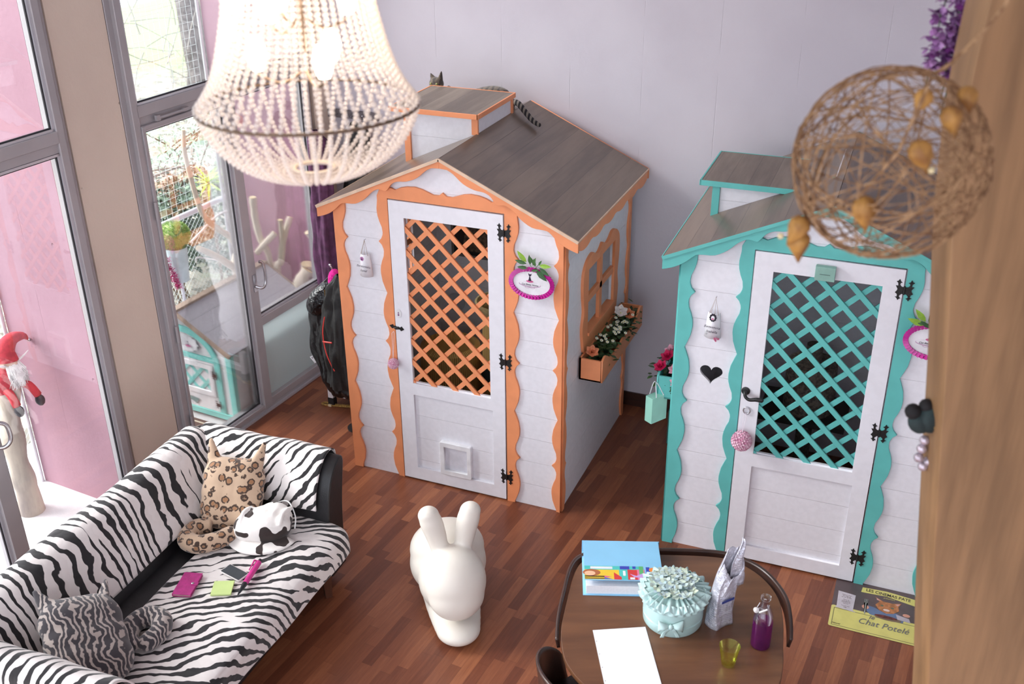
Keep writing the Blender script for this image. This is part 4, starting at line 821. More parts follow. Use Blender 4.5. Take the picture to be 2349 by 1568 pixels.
def tubchair(label, c, ang, arc=1.0):
    e = thing('tub_chair', label, 'chair', (c[0], c[1], 0), ang)
    def shell(a, b):
        th = pi*(0.5+1.0*a)+0.0; r = 0.25+0.035*b; edge = sin(pi*a)**0.35; z = 0.40+(0.37*edge)*b
        return (r*cos(th)*1.0, r*sin(th), z)
    put('backrest', MB().grid(shell, 40, 12), WALD, e, smooth=True, solid=0.014)
    put('seat', MB().lathe([(0.0, 0.415), (0.22, 0.415), (0.245, 0.435), (0.24, 0.455), (0.15, 0.47), (0, 0.472)], n=32), LEATH, e, smooth=50)
    for a_ in (45, 135, 225, 315): c_, s_ = cos(radians(a_)), sin(radians(a_)); put('leg', MB().tube([(c_*0.17, s_*0.17, 0.42), (c_*0.24, s_*0.24, 0.0)], [0.020, 0.014], 10), WALD, e, smooth=True)
    return e
tubchair('dark bentwood tub chair at the table corner nearest the rabbit chair', (2.385, -1.92), radians(53))
tubchair('dark bentwood tub chair at the right-hand side of the table, mostly out of frame', (2.91, -1.78), radians(132))
# binder
BL = pm('sky_blue_card', (140, 200, 236), 0.45, 0.02, 6)
bx = [tw(1.425, -1.93), tw(1.82, -1.93), tw(1.45, -2.285)]
BA = TA+radians(-4.0)
bd = thing('ring_binder', 'sky-blue ring binder with a colourful illustrated band on its cover', 'binder', tw(1.625, -2.100, 0.75), TA+radians(-2))
put('base_board', MB().box(-0.19, 0.19, -0.165, 0.165, 0, 0.004), BL, bd, bevel=0.001)
tiltb = Matrix.Translation((0, 0.165, 0.062)) @ Matrix.Rotation(radians(-3), 4, 'X') @ Matrix.Translation((0, -0.165, 0))
put('cover_board', MB().box(-0.185, 0.185, -0.150, 0.165, 0.0, 0.004), BL, bd, M=tiltb, bevel=0.001)
put('spine_board', MB().box(-0.19, 0.19, 0.162, 0.167, 0, 0.066), BL, bd)
put('paper_stack', MB().box(-0.175, 0.175, -0.155, 0.150, 0.004, 0.050), pm('paper_white', (236, 236, 242), 0.8, 0.02, 90), bd)
art = []; Fa = frame((0, 0, 0.0045), (1, 0, 0), (0, 1, 0)); yb = -0.147
def A(c, loops, z=0.0): art.append((c, loops, z))
A((80, 196, 190), [rect(-.183, .09, yb, yb+.105)]); A((236, 200, 60), [rect(-.183, -.02, yb, yb+.075)], .0002); A((228, 232, 236), [rrect(-.155, -.05, yb+.082, yb+.100, .002)], .0002)
A((60, 70, 180), [rect(-.015, .03, yb+.08, yb+.105), rect(.045, .06, yb+.085, yb+.105), rect(.108, .125, yb+.055, yb+.1)], .0003); A((210, 60, 60), [rect(.02, .065, yb+.0, yb+.078), [(-.045, yb), (-.01, yb), (-.01, yb+.02), (-.045, yb+.055)]], .0004); A((228, 120, 160), [rect(.065, .10, yb+.0, yb+.08)], .0003)
A((176, 104, 66), [ell(-.150, yb+.052, .042, .026, 24)], .0004); A((238, 192, 156), [ell(-.158, yb+.046, .026, .018, 20)], .0006); A((30, 26, 30), [rect(-.183, -.09, yb+.004, yb+.010), rect(-.183, -.09, yb+.018, yb+.026)], .0006)
A((96, 180, 110), [rect(.075, .095, yb+.04, yb+.105)], .0005); A((200, 160, 220), [[(.03, yb+.045), (.06, yb+.03), (.09, yb+.05), (.10, yb+.035), (.085, yb+.015), (.05, yb+.02)]], .0007)
A((240, 140, 60), [ell(.14, yb+.078, .018, .018, 20), rect(.155, .18, yb+.075, yb+.079)], .0005); A((238, 238, 240), [rect(.03, .052, yb+.003, yb+.018), rrect(-.002, .01, yb+.03, yb+.068, .003)], .0006); A((60, 90, 200), [[(-.09, yb+.002), (-.05, yb+.002), (-.09, yb+.015)]], .0006); A((220, 90, 160), [[(-.09, yb+.015), (-.055, yb+.02), (-.09, yb+.028)]], .0006)
cvp = bpy.data.objects['cover_board']
for i, (c, lp, z) in enumerate(art): put('printed_picture', plate(lp, frame((0, 0, 0.0046+z), (1, 0, 0), (0, 1, 0)), 0.0002), pm('print_%d_%d_%d' % c, c, 0.5, 0.03), cvp)
pp_ = put('paper_sheet', plate([rect(-.120, .120, -.17, .18)]+[ell(-.113, y, .0028, .0028, 8) for y in (-.13, -.05, .03, .11)], frame((0, 0, 0.003), (1, 0, 0), (0, 1, 0)), 0.002), pm('paper_sheet_white', (238, 240, 246), 0.7, 0.01)); pp_.location = tw(1.595, -2.665, 0.75); pp_.rotation_euler = (0, 0, TA+radians(5)); tag(pp_, 'white punched paper sheet lying on the table in front of the hat box', 'paper')
# round hat box with pleated lid
HB = thing('hat_box', 'round pale mint fabric hat box with ruffled hydrangea lid and bow', 'box', tw(1.828, -2.415, 0.75), TA)
MINT = pm('mint_satin', (176, 206, 204), 0.35, 0.05, 10); MINTD = pm('mint_ribbon', (190, 220, 218), 0.28, 0.06, 20)
put('drum', MB().lathe([(0.128, 0.0), (0.134, 0.01), (0.136, 0.05), (0.130, 0.055), (0.136, 0.06), (0.134, 0.155), (0.130, 0.165), (0.10, 0.165)], n=48), MINT, HB, smooth=50)
def ruff(a, b):
    th = 2*pi*a; r = 0.075+0.085*b; w_ = sin(th*26+1.6*sin(th*5)); w2 = sin(th*13)
    return ((r+0.006*w_*b)*cos(th), (r+0.006*w_*b)*sin(th), 0.182+0.010*w_*(0.4+0.6*b)-0.022*b*b+0.006*w2*b)
put('ruffle', MB().grid(ruff, 340, 8), MINTD, HB, smooth=True, solid=0.002)
put('ruffle', MB().grid(lambda a, b: ((0.132+0.022*b+0.005*sin(2*pi*a*24+sin(2*pi*a*5)))*cos(2*pi*a), (0.132+0.022*b+0.005*sin(2*pi*a*24+sin(2*pi*a*5)))*sin(2*pi*a), 0.180-0.040*b+0.004*sin(2*pi*a*24+sin(2*pi*a*5))), 300, 5), MINTD, HB, smooth=True, solid=0.002)
PET = leafmat('hydrangea_petals', (176, 200, 214), (206, 220, 196)); rr = random.Random(21); mb = MB()
for k in range(95):
    a = rr.uniform(0, 2*pi); r = 0.108*sqrt(rr.random()); c = Vector((r*cos(a), r*sin(a), 0.196+0.020*(1-(r/0.11)**2)+rr.uniform(-.004, .004))); t0 = rr.uniform(0, 6)
    for j in range(4): dd = Vector((cos(t0+j*pi/2), sin(t0+j*pi/2), rr.uniform(0.1, 0.7))); mb.leaf(c, dd, (0, 0, 1), 0.021, 0.020, 0.1)
put('hydrangea', mb, PET, HB)
bw = MB()
for sg in (-1, 1): bw.grid(lambda a, b, sg=sg: (-0.03+sg*(0.004+0.052*a), -0.140-0.020*sin(pi*b)*sin(pi*a*0.9), 0.076+(0.008+0.026*a)*(b-0.5)*2), 8, 8); bw.grid(lambda a, b, sg=sg: (-0.03+sg*(0.006+0.030*a)+0.018*(b-0.5), -0.140-0.004*sin(7*a), 0.072-0.058*a), 8, 4)
put('bow', bw.ball((-0.03, -0.146, 0.076), (0.011, 0.010, 0.013), 10), MINTD, HB, smooth=True, solid=0.002)
# foil bag
FB = thing('foil_bag', 'open silvery foil food bag with torn peak beside the hat box', 'bag', tw(2.035, -2.44, 0.75), TA+radians(30))
g = NG('foil_paper'); v = g.co(); n = g.noise(v, 14, 4, 0.6); x, y, z = g.xyz(v); lines = g.M('MULTIPLY', g.ss(g.M('FRACT', g.M('MULTIPLY', z, 95)), 0.55, 0.7), g.ss(g.noise(g.mapv(v, (60, 60, 4)), 2), 0.42, 0.55)); bandm = g.M('MULTIPLY', g.ss(z, 0.02, 0.03), g.M('SUBTRACT', 1.0, g.ss(z, 0.13, 0.14)))
g.set(color=g.mix(g.M('MULTIPLY', g.M('MULTIPLY', lines, bandm), 0.5), g.mix(n, lin((222, 222, 232)), lin((178, 178, 192))), lin((90, 92, 130))), rough=0.32, metal=0.35); g.bump(n, 0.8, 0.03); FOIL = g.m
def bagf(a, b):
    th = 2*pi*a; w = 0.062*(1-0.25*b); dpt = 0.042*(1-0.35*b)+0.006*sin(5*th+b*6); peak = 0.06*b*b*(1+cos(th-pi*0.4)) if b > 0.5 else 0
    x = w*(abs(cos(th))**0.6)*(1 if cos(th) > 0 else -1)+0.035*b*b; y = dpt*(abs(sin(th))**0.6)*(1 if sin(th) > 0 else -1)
    if b > 0.8: x += (b-0.8)*0.12
    return (x, y, 0.255*b+peak+0.006*sin(9*th)*b)
put('bag_body', MB().grid(bagf, 56, 18), FOIL, FB, smooth=True, solid=0.0015)
put('torn_peak', MB().grid(lambda a, b: (0.045+0.05*b+(a-0.5)*0.10*(1-b)+0.008*sin(9*b), -0.02+0.02*b+0.01*sin(5*a), 0.20+0.23*b), 8, 14), FOIL, FB, smooth=True, solid=0.0012)
put('torn_flap', MB().grid(lambda a, b: (0.085+0.018*a+0.012*sin(3*b), -0.005+0.01*a, 0.27-0.11*b), 5, 12), FOIL, FB, smooth=True, solid=0.0012)
put('printed_stripe', MB().box(-0.035, 0.035, -0.0475, -0.0455, 0.150, 0.163), pm('navy_print', (52, 66, 132), 0.5), FB)
# swing-top bottle
BT = thing('swing_top_bottle', 'clear swing-top glass bottle half filled with purple liquid', 'bottle', tw(2.192, -2.590, 0.75), TA); BT.scale = (1.1, 1.1, 1.1)
BGL = glassy('bottle_glass', (0.96, 0.975, 0.975), 0.05, fres=0.5); PUR = NG('purple_liquid'); PUR.nt.nodes.remove(PUR.b); 
_t = PUR.node('ShaderNodeBsdfTransparent'); _t.inputs[0].default_value = lin((205, 130, 200))+(1,); _g = PUR.node('ShaderNodeBsdfDiffuse'); _g.inputs[0].default_value = lin((150, 50, 140))+(1,); _m = PUR.node('ShaderNodeMixShader'); _m.inputs[0].default_value = 0.20
PUR.nt.links.new(_t.outputs[0], _m.inputs[1]); PUR.nt.links.new(_g.outputs[0], _m.inputs[2]); PUR.nt.links.new(_m.outputs[0], PUR.nt.nodes['Material Output'].inputs[0])
put('glass_body', MB().lathe([(0.0, 0.001), (0.036, 0.001), (0.040, 0.008), (0.040, 0.14), (0.036, 0.165), (0.022, 0.195), (0.017, 0.21), (0.0165, 0.235), (0.020, 0.237), (0.020, 0.247), (0.016, 0.25), (0.014, 0.247), (0.013, 0.21), (0.030, 0.165), (0.0375, 0.14), (0.0375, 0.010), (0, 0.006)], n=32), BGL, BT, smooth=40)
put('liquid', MB().lathe([(0, 0.004), (0.0382, 0.007), (0.0385, 0.128), (0, 0.128)], n=32), PUR.m, BT, smooth=40)
put('wire_bail', MB().tube(cr([(0.018, 0, 0.205), (0.0, -0.024, 0.20), (-0.022, -0.006, 0.197), (-0.033, -0.01, 0.19)], 4), 0.0016, 6).tube([(-0.02, 0.004, 0.215), (-0.036, -0.006, 0.19)], 0.0016, 6), STEEL, BT)
put('stopper', MB().lathe([(0.0, -0.006), (0.010, -0.006), (0.011, 0.004), (0.0, 0.008)], (-0.036, -0.010, 0.190), 16, Matrix.Rotation(1.1, 4, 'X')), pm('white_ceramic', (238, 236, 236), 0.25), BT, smooth=40)
put('lever', MB().tube([(-0.026, -0.022, 0.187), (0.004, -0.026, 0.205)], 0.0035, 8), pm('white_ceramic', (238, 236, 236)), BT)
# tumbler
GT = thing('tumbler', 'small yellow-tinted glass tumbler near the table front', 'glass', tw(2.030, -2.705, 0.75), TA); GT.scale = (1.15, 1.15, 1.15)
put('glass_body', MB().lathe([(0.0, 0.001), (0.024, 0.001), (0.026, 0.008), (0.038, 0.088), (0.0395, 0.090), (0.0375, 0.090), (0.0245, 0.012), (0, 0.010)], n=32), glassy('yellow_glass', (0.985, 0.99, 0.80), 0.03, gcol=(0.95, 1.0, 0.55), fres=0.45), GT, smooth=40)
# ---------------------------------------------------------------- things hung on the playhouses
def hloc(H, x, y, z=0):
    a = H.rotation_euler.z; return (H.location.x+x*cos(a)-y*sin(a), H.location.y+x*sin(a)+y*cos(a), H.location.z+z)
def hthing(H, name, label, cat, x, y, z, group=None): return thing(name, label, cat, hloc(H, x, y, z), H.rotation_euler.z, group)
MAG = pm('magenta_satin', (206, 44, 160), 0.25, 0.15, 25); OFFW = pm('plaque_white', (236, 234, 240), 0.4); INK = pm('ink_purple_black', (44, 30, 58), 0.6); PINKP = pm('pink_print2', (206, 100, 150), 0.6); LIL = pm('lilac_print', (196, 160, 190), 0.6)
LFD = leafmat('dark_leaf', (44, 84, 44), (70, 112, 58)); LFL = pm('light_leaf', (142, 186, 62), 0.5, 0.1, 60)
def logo(par, cx, cz, k, y):
    """a black cat sitting on a pink cushion above a lilac oval banner with the shop's name"""
    F = FRy(y); F2 = FRy(y-0.0006)
    put('logo_banner', plate([ell(cx, cz-0.012*k, 0.055*k, 0.014*k, 36), ell(cx, cz-0.010*k, 0.053*k, 0.0115*k, 36)], F, 0.0005), LIL, par)
    put('logo_swirl', join(*[plate([ell(cx+dx*k, cz-0.027*k, 0.012*k, 0.0045*k, 20), ell(cx+dx*k, cz-0.0265*k, 0.010*k, 0.0033*k, 20)], F, 0.0005) for dx in (-0.013, 0.013)]), LIL, par)
    put('logo_cushion', plate([ell(cx, cz+0.004*k, 0.018*k, 0.0062*k, 24)], F2, 0.0005), PINKP, par)
    put('logo_cat', plate([[(cx-.008*k, cz+.006*k), (cx+.008*k, cz+.006*k), (cx+.0055*k, cz+.017*k), (cx+.001*k, cz+.030*k), (cx+.0055*k, cz+.033*k), (cx+.008*k, cz+.038*k), (cx+.0085*k, cz+.044*k), (cx+.004*k, cz+.040*k), (cx-.002*k, cz+.040*k), (cx-.0075*k, cz+.045*k), (cx-.006*k, cz+.036*k), (cx-.002*k, cz+.030*k), (cx-.0045*k, cz+.017*k)]], FRy(y-0.0012), 0.0005), INK, par)
    put('lettering', text('Cat Betty Home', 0.0125*k, frame((cx, y-0.001, cz-0.013*k), (1, 0, 0), (0, 0, 1)), 0.0002, shear=0.25), INK, par)
def plaque(H, label, x, z, seed, leaves):
    e = hthing(H, 'oval_sign', label, 'sign', x, -0.036, z); rr = random.Random(seed)
    put('plate', plate([ell(0, 0, 0.125, 0.084, 56)], FRy(-0.012), 0.006, bev=0.001), OFFW, e)
    mb = MB(); N = 40
    for k in range(N):     # box-pleated satin ribbon
        a = 2*pi*k/N; c = Vector((0.128*cos(a), -0.014, 0.087*sin(a))); t = Vector((-sin(a)*1.2, 0, cos(a))).normalized(); o_ = Vector((cos(a), 0, sin(a)*1.2)).normalized()
        w0, w1 = 0.0082, 0.0095; ti = rr.uniform(-.25, .25)
        p = [c-t*w0-o_*0.013, c+t*w0-o_*0.013+Vector((0, -0.008, 0)), c+t*w1+o_*0.014+Vector((0, -0.009, 0)), c-t*w1+o_*0.014]
        mb.add(p+[c+t*w0*1.2-o_*0.012+Vector((0, 0.002, 0)), c+t*w1*1.2+o_*0.013+Vector((0, 0.002, 0))], [(0, 1, 2, 3), (1, 4, 5, 2)])
    put('ruffle', mb, MAG, e, solid=0.0015)
    put('rim', MB().tube([(0.122*cos(2*pi*k/48), -0.014, 0.081*sin(2*pi*k/48)) for k in range(48)], 0.003, 6, closed=True), OFFW, e, smooth=True)
    logo(e, -0.012, 0.004, 1.25, -0.0125)
    d_ = MB(); l_ = MB()
    for (px, pz, ang, L, lt) in leaves: (l_ if lt else d_).leaf((px, -0.02, pz), (cos(radians(ang)), -0.25, sin(radians(ang))), (0, -1, 0.2), L, L*0.36, 0.15, 0.1)
    put('leaf_spray', d_, LFD, e); put('pale_leaves', l_, LFL, e)
    put('stem', MB().tube(cr([(0.01, -0.01, 0.07), (-0.005, -0.018, 0.11), (-0.02, -0.02, 0.14)], 3), 0.0015, 5).tube(cr([(0.01, -0.01, 0.07), (0.03, -0.018, 0.105), (0.05, -0.02, 0.13)], 3), 0.0015, 5), LFD, e)
    return e
plaque(H1, 'oval white sign with magenta pleated frill and leaf spray on the orange-trimmed playhouse', 1.322, 1.600, 1, [(-.03, .13, 128, .085, 1), (-.03, .12, 165, .07, 0), (-.02, .095, 178, .065, 0), (-.005, .12, 95, .06, 0), (.01, .115, 70, .055, 0), (.025, .11, 100, .05, 0), (.045, .12, 60, .04, 0), (.05, .12, 5, .075, 1), (.05, .105, -30, .075, 0), (.03, .09, -38, .09, 0), (.0, .08, 20, .05, 0), (.015, .125, 115, .05, 0)])
plaque(H2, 'oval white sign with magenta pleated frill and leaf spray on the turquoise-trimmed playhouse', 1.312, 1.625, 2, [(-.05, .09, 160, .09, 1), (-.05, .11, 130, .085, 1), (-.04, .10, 175, .06, 0), (-.02, .09, 100, .075, 0), (.0, .085, 75, .07, 0), (.03, .10, 60, .08, 0), (.05, .08, 40, .08, 0), (.06, .08, 5, .08, 0), (-.02, .08, 150, .06, 0), (.02, .1, 110, .05, 0)])
TWINE = pm('twine', (170, 146, 126), 0.8)
def tagsign(H, label, x, z, lines, cameo):
    e = hthing(H, 'name_tag', label, 'tag', x, -0.024, z); g_ = lambda a, b: (((b-0.5)*1.0)*(0.092-0.026*a), -0.030*(1-(2*b-1)**2)-0.006, -0.075+0.15*a)
    put('curved_tile', MB().grid(g_, 2, 16), pm('tile_white', (240, 238, 244), 0.4), e, smooth=True, solid=0.003)
    put('nail', MB().tube([(0.004, 0.006, 0.165), (0.004, -0.012, 0.165)], 0.0025, 8), STEEL, e)
    put('cord', MB().tube([(-0.024, -0.024, 0.068), (0.003, -0.010, 0.165), (0.026, -0.022, 0.066)], 0.0014, 5).tube([(-0.016, -0.030, 0.068), (0.004, -0.011, 0.165), (0.008, -0.034, 0.060)], 0.0012, 5), TWINE, e)
    for i, s_ in enumerate(lines): put('lettering', text(s_, 0.021, frame((-0.002, -0.0375, -0.002-0.028*i), (1, 0, -0.05), (0.05, 0, 1)), 0.0002, shear=0.3), INK, e)
    if cameo:
        c_ = put('cameo_frame', plate([[((0.019+0.0015*cos(10*t))*cos(t), 0.055+(0.023+0.0015*cos(10*t))*sin(t)) for t in [2*pi*k/60 for k in range(60)]]], FRy(-0.040), 0.006, bev=0.001), pm('black_cameo', (26, 20, 34), 0.4), e)
        put('cameo', plate([ell(0, 0.055, 0.010, 0.013, 20)], FRy(-0.0415), 0.001), OFFW, c_); put('cameo_mark', plate([ell(0, 0.049, 0.006, 0.005, 12)], FRy(-0.0422), 0.0005), PINKP, c_)
        mb = MB(); rr = random.Random(3)
        for k in range(26): d = Vector((rr.gauss(0, 1), rr.gauss(0, 1)-0.6, rr.gauss(0, 1))).normalized(); mb.leaf(Vector((0.028, -0.034, -0.070))+d*0.006, d, d.orthogonal(), 0.012, 0.012, 0.3)
        put('paper_rose', mb, pm('rose_pink', (226, 132, 170), 0.6), e)
        put('heart_mark', text('O', 0.012, frame((-0.030, -0.028, -0.050), (1, 0, 0), (0, 0, 1)), 0.0002), INK, e)
    else: put('round_mark', join(plate([ell(-0.008, 0.048, 0.013, 0.014, 20)], FRy(-0.0375), 0.0005)), pm('tag_lilac', (190, 130, 180), 0.5), e); put('round_mark', plate([[(-.013, .040), (-.003, .040), (-.008, .058)]], FRy(-0.0382), 0.0005), INK, e)
tagsign(H1, 'curved white tile tag on cords hanging left of the orange-trimmed playhouse door', 0.212, 1.543, ['Bentornata', 'Luna!'], False)
tagsign(H2, 'curved white tile tag with black cameo hanging above the heart hole', 0.200, 1.530, ['Benvenuta', 'Isabella'], True)
def pompom(H, label, x, z, zt, r):
    e = hthing(H, 'rose_ball', label, 'ornament', x, -0.026-r, z); rr = random.Random(4); mb = MB()
    for k in range(190):
        zz = 1-2*(k+.5)/190; a = k*2.39996; d = Vector((sqrt(1-zz*zz)*cos(a), sqrt(1-zz*zz)*sin(a), zz)); c = d*r*0.9
        for j in range(4): q = (d.orthogonal()*cos(j*1.57+a)+d.cross(d.orthogonal())*sin(j*1.57+a))*0.8+d*0.7; mb.leaf(c, q, d, r*0.24, r*0.22, -0.2)
    mb.ball((0, 0, 0), r*0.88, 16); put('petals', mb, leafmat('rose_ball_petals', (205, 130, 165), (240, 212, 224)), e)
    put('ribbon', MB().tube([(0, 0, r*0.9), (0.008, r*0.6, zt-z-0.01), (0.0, r*0.9, zt-z)], 0.0014, 5).tube([(0, 0, r*0.9), (-0.008, r*0.6, zt-z-0.01), (0.0, r*0.9, zt-z)], 0.0014, 5), pm('sheer_ribbon', (226, 214, 224), 0.5), e)
pompom(H1, 'pink paper-rose ball hanging from the latch of the orange-trimmed playhouse', 0.376, 0.893, 1.11, 0.034)
pompom(H2, 'larger pink paper-rose ball hanging from the key ring of the turquoise-trimmed playhouse', 0.423, 0.862, 1.012, 0.056)
bxs = hthing(H2, 'small_box', 'small mint box fixed above the lattice of the turquoise-trimmed door', 'box', 0.748, -0.022, 1.915)
put('box_body', MB().box(-0.050, 0.050, -0.034, 0.0, -0.036, 0.040), pm('mint_box', (142, 184, 172), 0.5), bxs, bevel=0.002); put('slot', MB().box(-0.026, 0.026, -0.0350, -0.0340, -0.002, 0.002), pm('slot_grey', (96, 128, 120)), bxs)
# ---------------------------------------------------------------- window boxes with flowers
def blossom(mb, c, r, n, d=(0, -0.3, 1), layers=2, cup=0.5):
    d = Vector(d).normalized(); u = d.orthogonal().normalized(); w = d.cross(u)
    for l in range(layers):
        for k in range(n): a = 2*pi*(k+l*0.5)/n; q = (u*cos(a)+w*sin(a))*(1-0.35*l)+d*(cup+0.5*l); mb.leaf(Vector(c)+d*0.002*l, q, d, r*(1-0.25*l), r*0.85*(1-0.2*l), -0.1)
def planter(H, side, paint, label, flowers):
    s = 1 if side == 'right' else -1; x0 = (HW if s == 1 else 0)+s*0.010
    e = hthing(H, 'window_box', label, 'planter', x0, 0.29, 0.83); F = frame((s*0.155, 0, 0), (0, s, 0), (0, 0, 1)); mx = (lambda p: p) if s == 1 else (lambda p: (-p[0], p[1]))
    fr_ = cr([(0, 0.15), (0.05, 0.165), (0.10, 0.148), (0.15, 0.115), (0.25, 0.095), (0.38, 0.10), (0.45, 0.115), (0.52, 0.10), (0.65, 0.095), (0.75, 0.115), (0.80, 0.148), (0.85, 0.165), (0.90, 0.15)], 3)
    put('front_board', plate([[mx(p) for p in [(0, 0)]+[(0.9, 0.0)]+list(fr_)[::-1]]], F, 0.014, bev=0.001), paint, e)
    put('back_board', MB().box(*sorted((0, s*0.012)), 0, 0.9, 0, 0.15), paint, e)
    for y in (0, 0.888): put('end_board', MB().box(*sorted((0, s*0.145)), y, y+0.012, 0, 0.15), paint, e)
    put('bottom_board', MB().box(*sorted((0, s*0.145)), 0, 0.9, 0, 0.01), paint, e)
    for f in flowers:
        nm, lab, y, dx, h, kind, seed = f; rr = random.Random(seed); q = hthing(H, nm, lab, 'flowers', x0+s*(0.075+dx), 0.29+y, 0.84)
        mb = MB(); L = 0.05
        n = {'leafy': 150, 'daisy': 110, 'rose': 26, 'lily': 26}[kind]
        for k in range(n): p = Vector((rr.gauss(0, .035), rr.gauss(0, .07 if kind in ('leafy', 'daisy') else .03), rr.uniform(0.05, h-0.01))); mb.leaf(p, (rr.gauss(0, 1), rr.gauss(0, 1), rr.uniform(-.3, .8)), (0, 0, 1), 0.045, 0.026, 0.2)
        put('leaves', mb, leafmat('box_leaves', (30, 56, 34), (72, 104, 58)), q)
        if kind == 'daisy':
            for k in range(16):
                c = Vector((rr.uniform(-.05, .075)*s, rr.uniform(-.12, .12), h+rr.uniform(-.015, .02))); m2 = MB(); blossom(m2, c, 0.013, 6, (s*0.4, -0.4, 1), 1, 0.2)
                fh = put('flower_head', m2, pm('petal_white', (238, 238, 226), 0.7), q); put('flower_centre', MB().ball(c+Vector((0, 0, .003)), 0.0038, 6), pm('yellow_centre', (206, 196, 90), 0.7), fh)
        if kind in ('rose', 'lily'):
            m2 = MB(); col = {'o': ('rose_orange', (240, 150, 108)), 'w': ('lily_white', (238, 226, 222)), 'r': ('rose_crimson', (206, 20, 86)), 'p': ('rose_pale_pink', (240, 176, 196))}[nm_col[lab]]
            blossom(m2, (0, 0, h), 0.050 if kind == 'rose' else 0.055, 6, (s*0.35, -0.5, 0.9), 4 if kind == 'rose' else 1, 0.35)
            m2.ball((0, 0, h+.012), 0.012, 8); put('petals', m2, pm(col[0], col[1], 0.6, 0.12, 60), q)
    return e
nm_col = {}
def FL(nm, lab, y, dx, h, kind, seed, c=None): nm_col[lab] = c; return (nm, lab, y, dx, h, kind, seed)
planter(H1, 'right', ORANGE, 'orange scalloped window box under the playhouse side window', [
    FL('artificial_rose', 'orange fabric rose at the near end of the orange window box', 0.085, -.02, 0.150, 'rose', 1, 'o'), FL('leafy_plant', 'dark green leafy plant filling the near half of the orange window box', 0.25, 0, 0.14, 'leafy', 2),
    FL('daisy_plant', 'tiny white daisies above the leaves, near half of the orange window box', 0.33, 0.0, 0.17, 'daisy', 3), FL('daisy_plant', 'tiny white daisies spilling over the front of the orange window box', 0.55, 0.02, 0.16, 'daisy', 4),
    FL('artificial_lily', 'white fabric lily in the far half of the orange window box', 0.66, -.01, 0.18, 'lily', 5, 'w'), FL('artificial_rose', 'peach fabric rose beside the white lily', 0.70, .035, 0.15, 'rose', 6, 'o'), FL('leafy_plant', 'dark leafy plant at the far end of the orange window box', 0.78, 0, 0.14, 'leafy', 7)])
planter(H2, 'left', TEAL, 'turquoise window box peeking out left of the turquoise-trimmed playhouse', [
    FL('artificial_rose', 'crimson fabric rose at the near outer corner of the turquoise window box', 0.06, .07, 0.17, 'rose', 11, 'r'), FL('artificial_rose', 'second crimson fabric rose, behind and above the first', 0.15, .05, 0.20, 'rose', 12, 'r'),
    FL('artificial_rose', 'pale pink fabric rose closest to the turquoise corner trim', 0.06, -.02, 0.165, 'rose', 13, 'p'), FL('artificial_rose', 'pale pink fabric rose drooping over the turquoise window box end', -0.01, -.05, 0.12, 'rose', 14, 'p'), FL('artificial_rose', 'pale pink fabric rose at the back of the crimson ones', 0.25, .05, 0.19, 'rose', 15, 'p'), FL('leafy_plant', 'green leaves among the roses of the turquoise window box', 0.3, 0, 0.13, 'leafy', 16)])
gb = thing('gift_bag', 'small mint paper gift bag hung by white cords from the turquoise window box', 'bag', (2.032, 0.235, 0.680), radians(-32))
put('bag_body', MB().box(-0.030, 0.030, -0.062, 0.062, 0, 0.175), pm('mint_paper', (160, 222, 204), 0.5, 0.03), gb, bevel=0.001)
put('cord_handle', MB().tube(cr([(-0.03, -0.03, 0.175), (-0.02, -0.005, 0.26), (-0.01, 0.03, 0.175)], 5), 0.003, 6).tube(cr([(0.03, -0.03, 0.175), (-0.01, -0.0, 0.255), (0.03, 0.03, 0.175)], 5), 0.003, 6), pm('white_cord', (228, 230, 236), 0.6), gb)
put('printed_mark', MB().box(-0.031, -0.0302, -0.012, 0.010, 0.075, 0.105), PINKP, gb)
tbx = put('storage_box', MB().box(-0.13, 0.09, -0.15, 0.15, 0, 0.27), pm('dark_turquoise_box', (66, 124, 116), 0.5), bevel=0.003); tbx.location = (2.055, 1.20, 0); tag(tbx, 'dusky turquoise box on the floor in the gap beside the turquoise-trimmed playhouse', 'box')
# ---------------------------------------------------------------- inside the playhouses
WICK = NG('corrugated_wicker'); x, y, z = WICK.xyz(WICK.co()); at = WICK.M('ARCTAN2', y, x); rib = WICK.M('SINE', WICK.M('MULTIPLY', at, 90)); WICK.set(color=WICK.mix(WICK.ss(rib, -0.4, 0.4), lin((176, 134, 72)), lin((226, 186, 116))), rough=0.8); WICK.bump(rib, 0.5, 0.004)
b1 = thing('cat_barrel', 'tall wicker cat barrel seen through the orange lattice', 'cat furniture', hloc(H1, 0.84, 0.82)); put('barrel', MB().lathe([(0.21, 0), (0.22, 0.35), (0.21, 0.90), (0.19, 0.92), (0.19, 0.88), (0.0, 0.86)], n=48), WICK.m, b1, smooth=40)
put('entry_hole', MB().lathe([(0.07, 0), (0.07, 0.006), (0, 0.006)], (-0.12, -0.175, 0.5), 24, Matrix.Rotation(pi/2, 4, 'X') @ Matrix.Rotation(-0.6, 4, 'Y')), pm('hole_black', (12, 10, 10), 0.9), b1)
b2 = thing('cat_basket', 'round pale wicker bowl bed on top of the cat barrel', 'cat furniture', hloc(H1, 0.78, 0.76, 0.922)); put('bowl', MB().lathe([(0.10, 0), (0.15, 0.05), (0.18, 0.13), (0.165, 0.135), (0.13, 0.06), (0, 0.03)], n=48), pm('pale_straw', (224, 196, 140), 0.8, 0.15, 40), b2, smooth=40)
b3 = thing('cat_barrel', 'low wicker cat barrel seen in the middle of the orange lattice', 'cat furniture', hloc(H1, 0.38, 0.76)); put('barrel', MB().lathe([(0.21, 0), (0.225, 0.3), (0.215, 0.64), (0.18, 0.66), (0.17, 0.60), (0, 0.58)], n=48), WICK.m, b3, smooth=40)
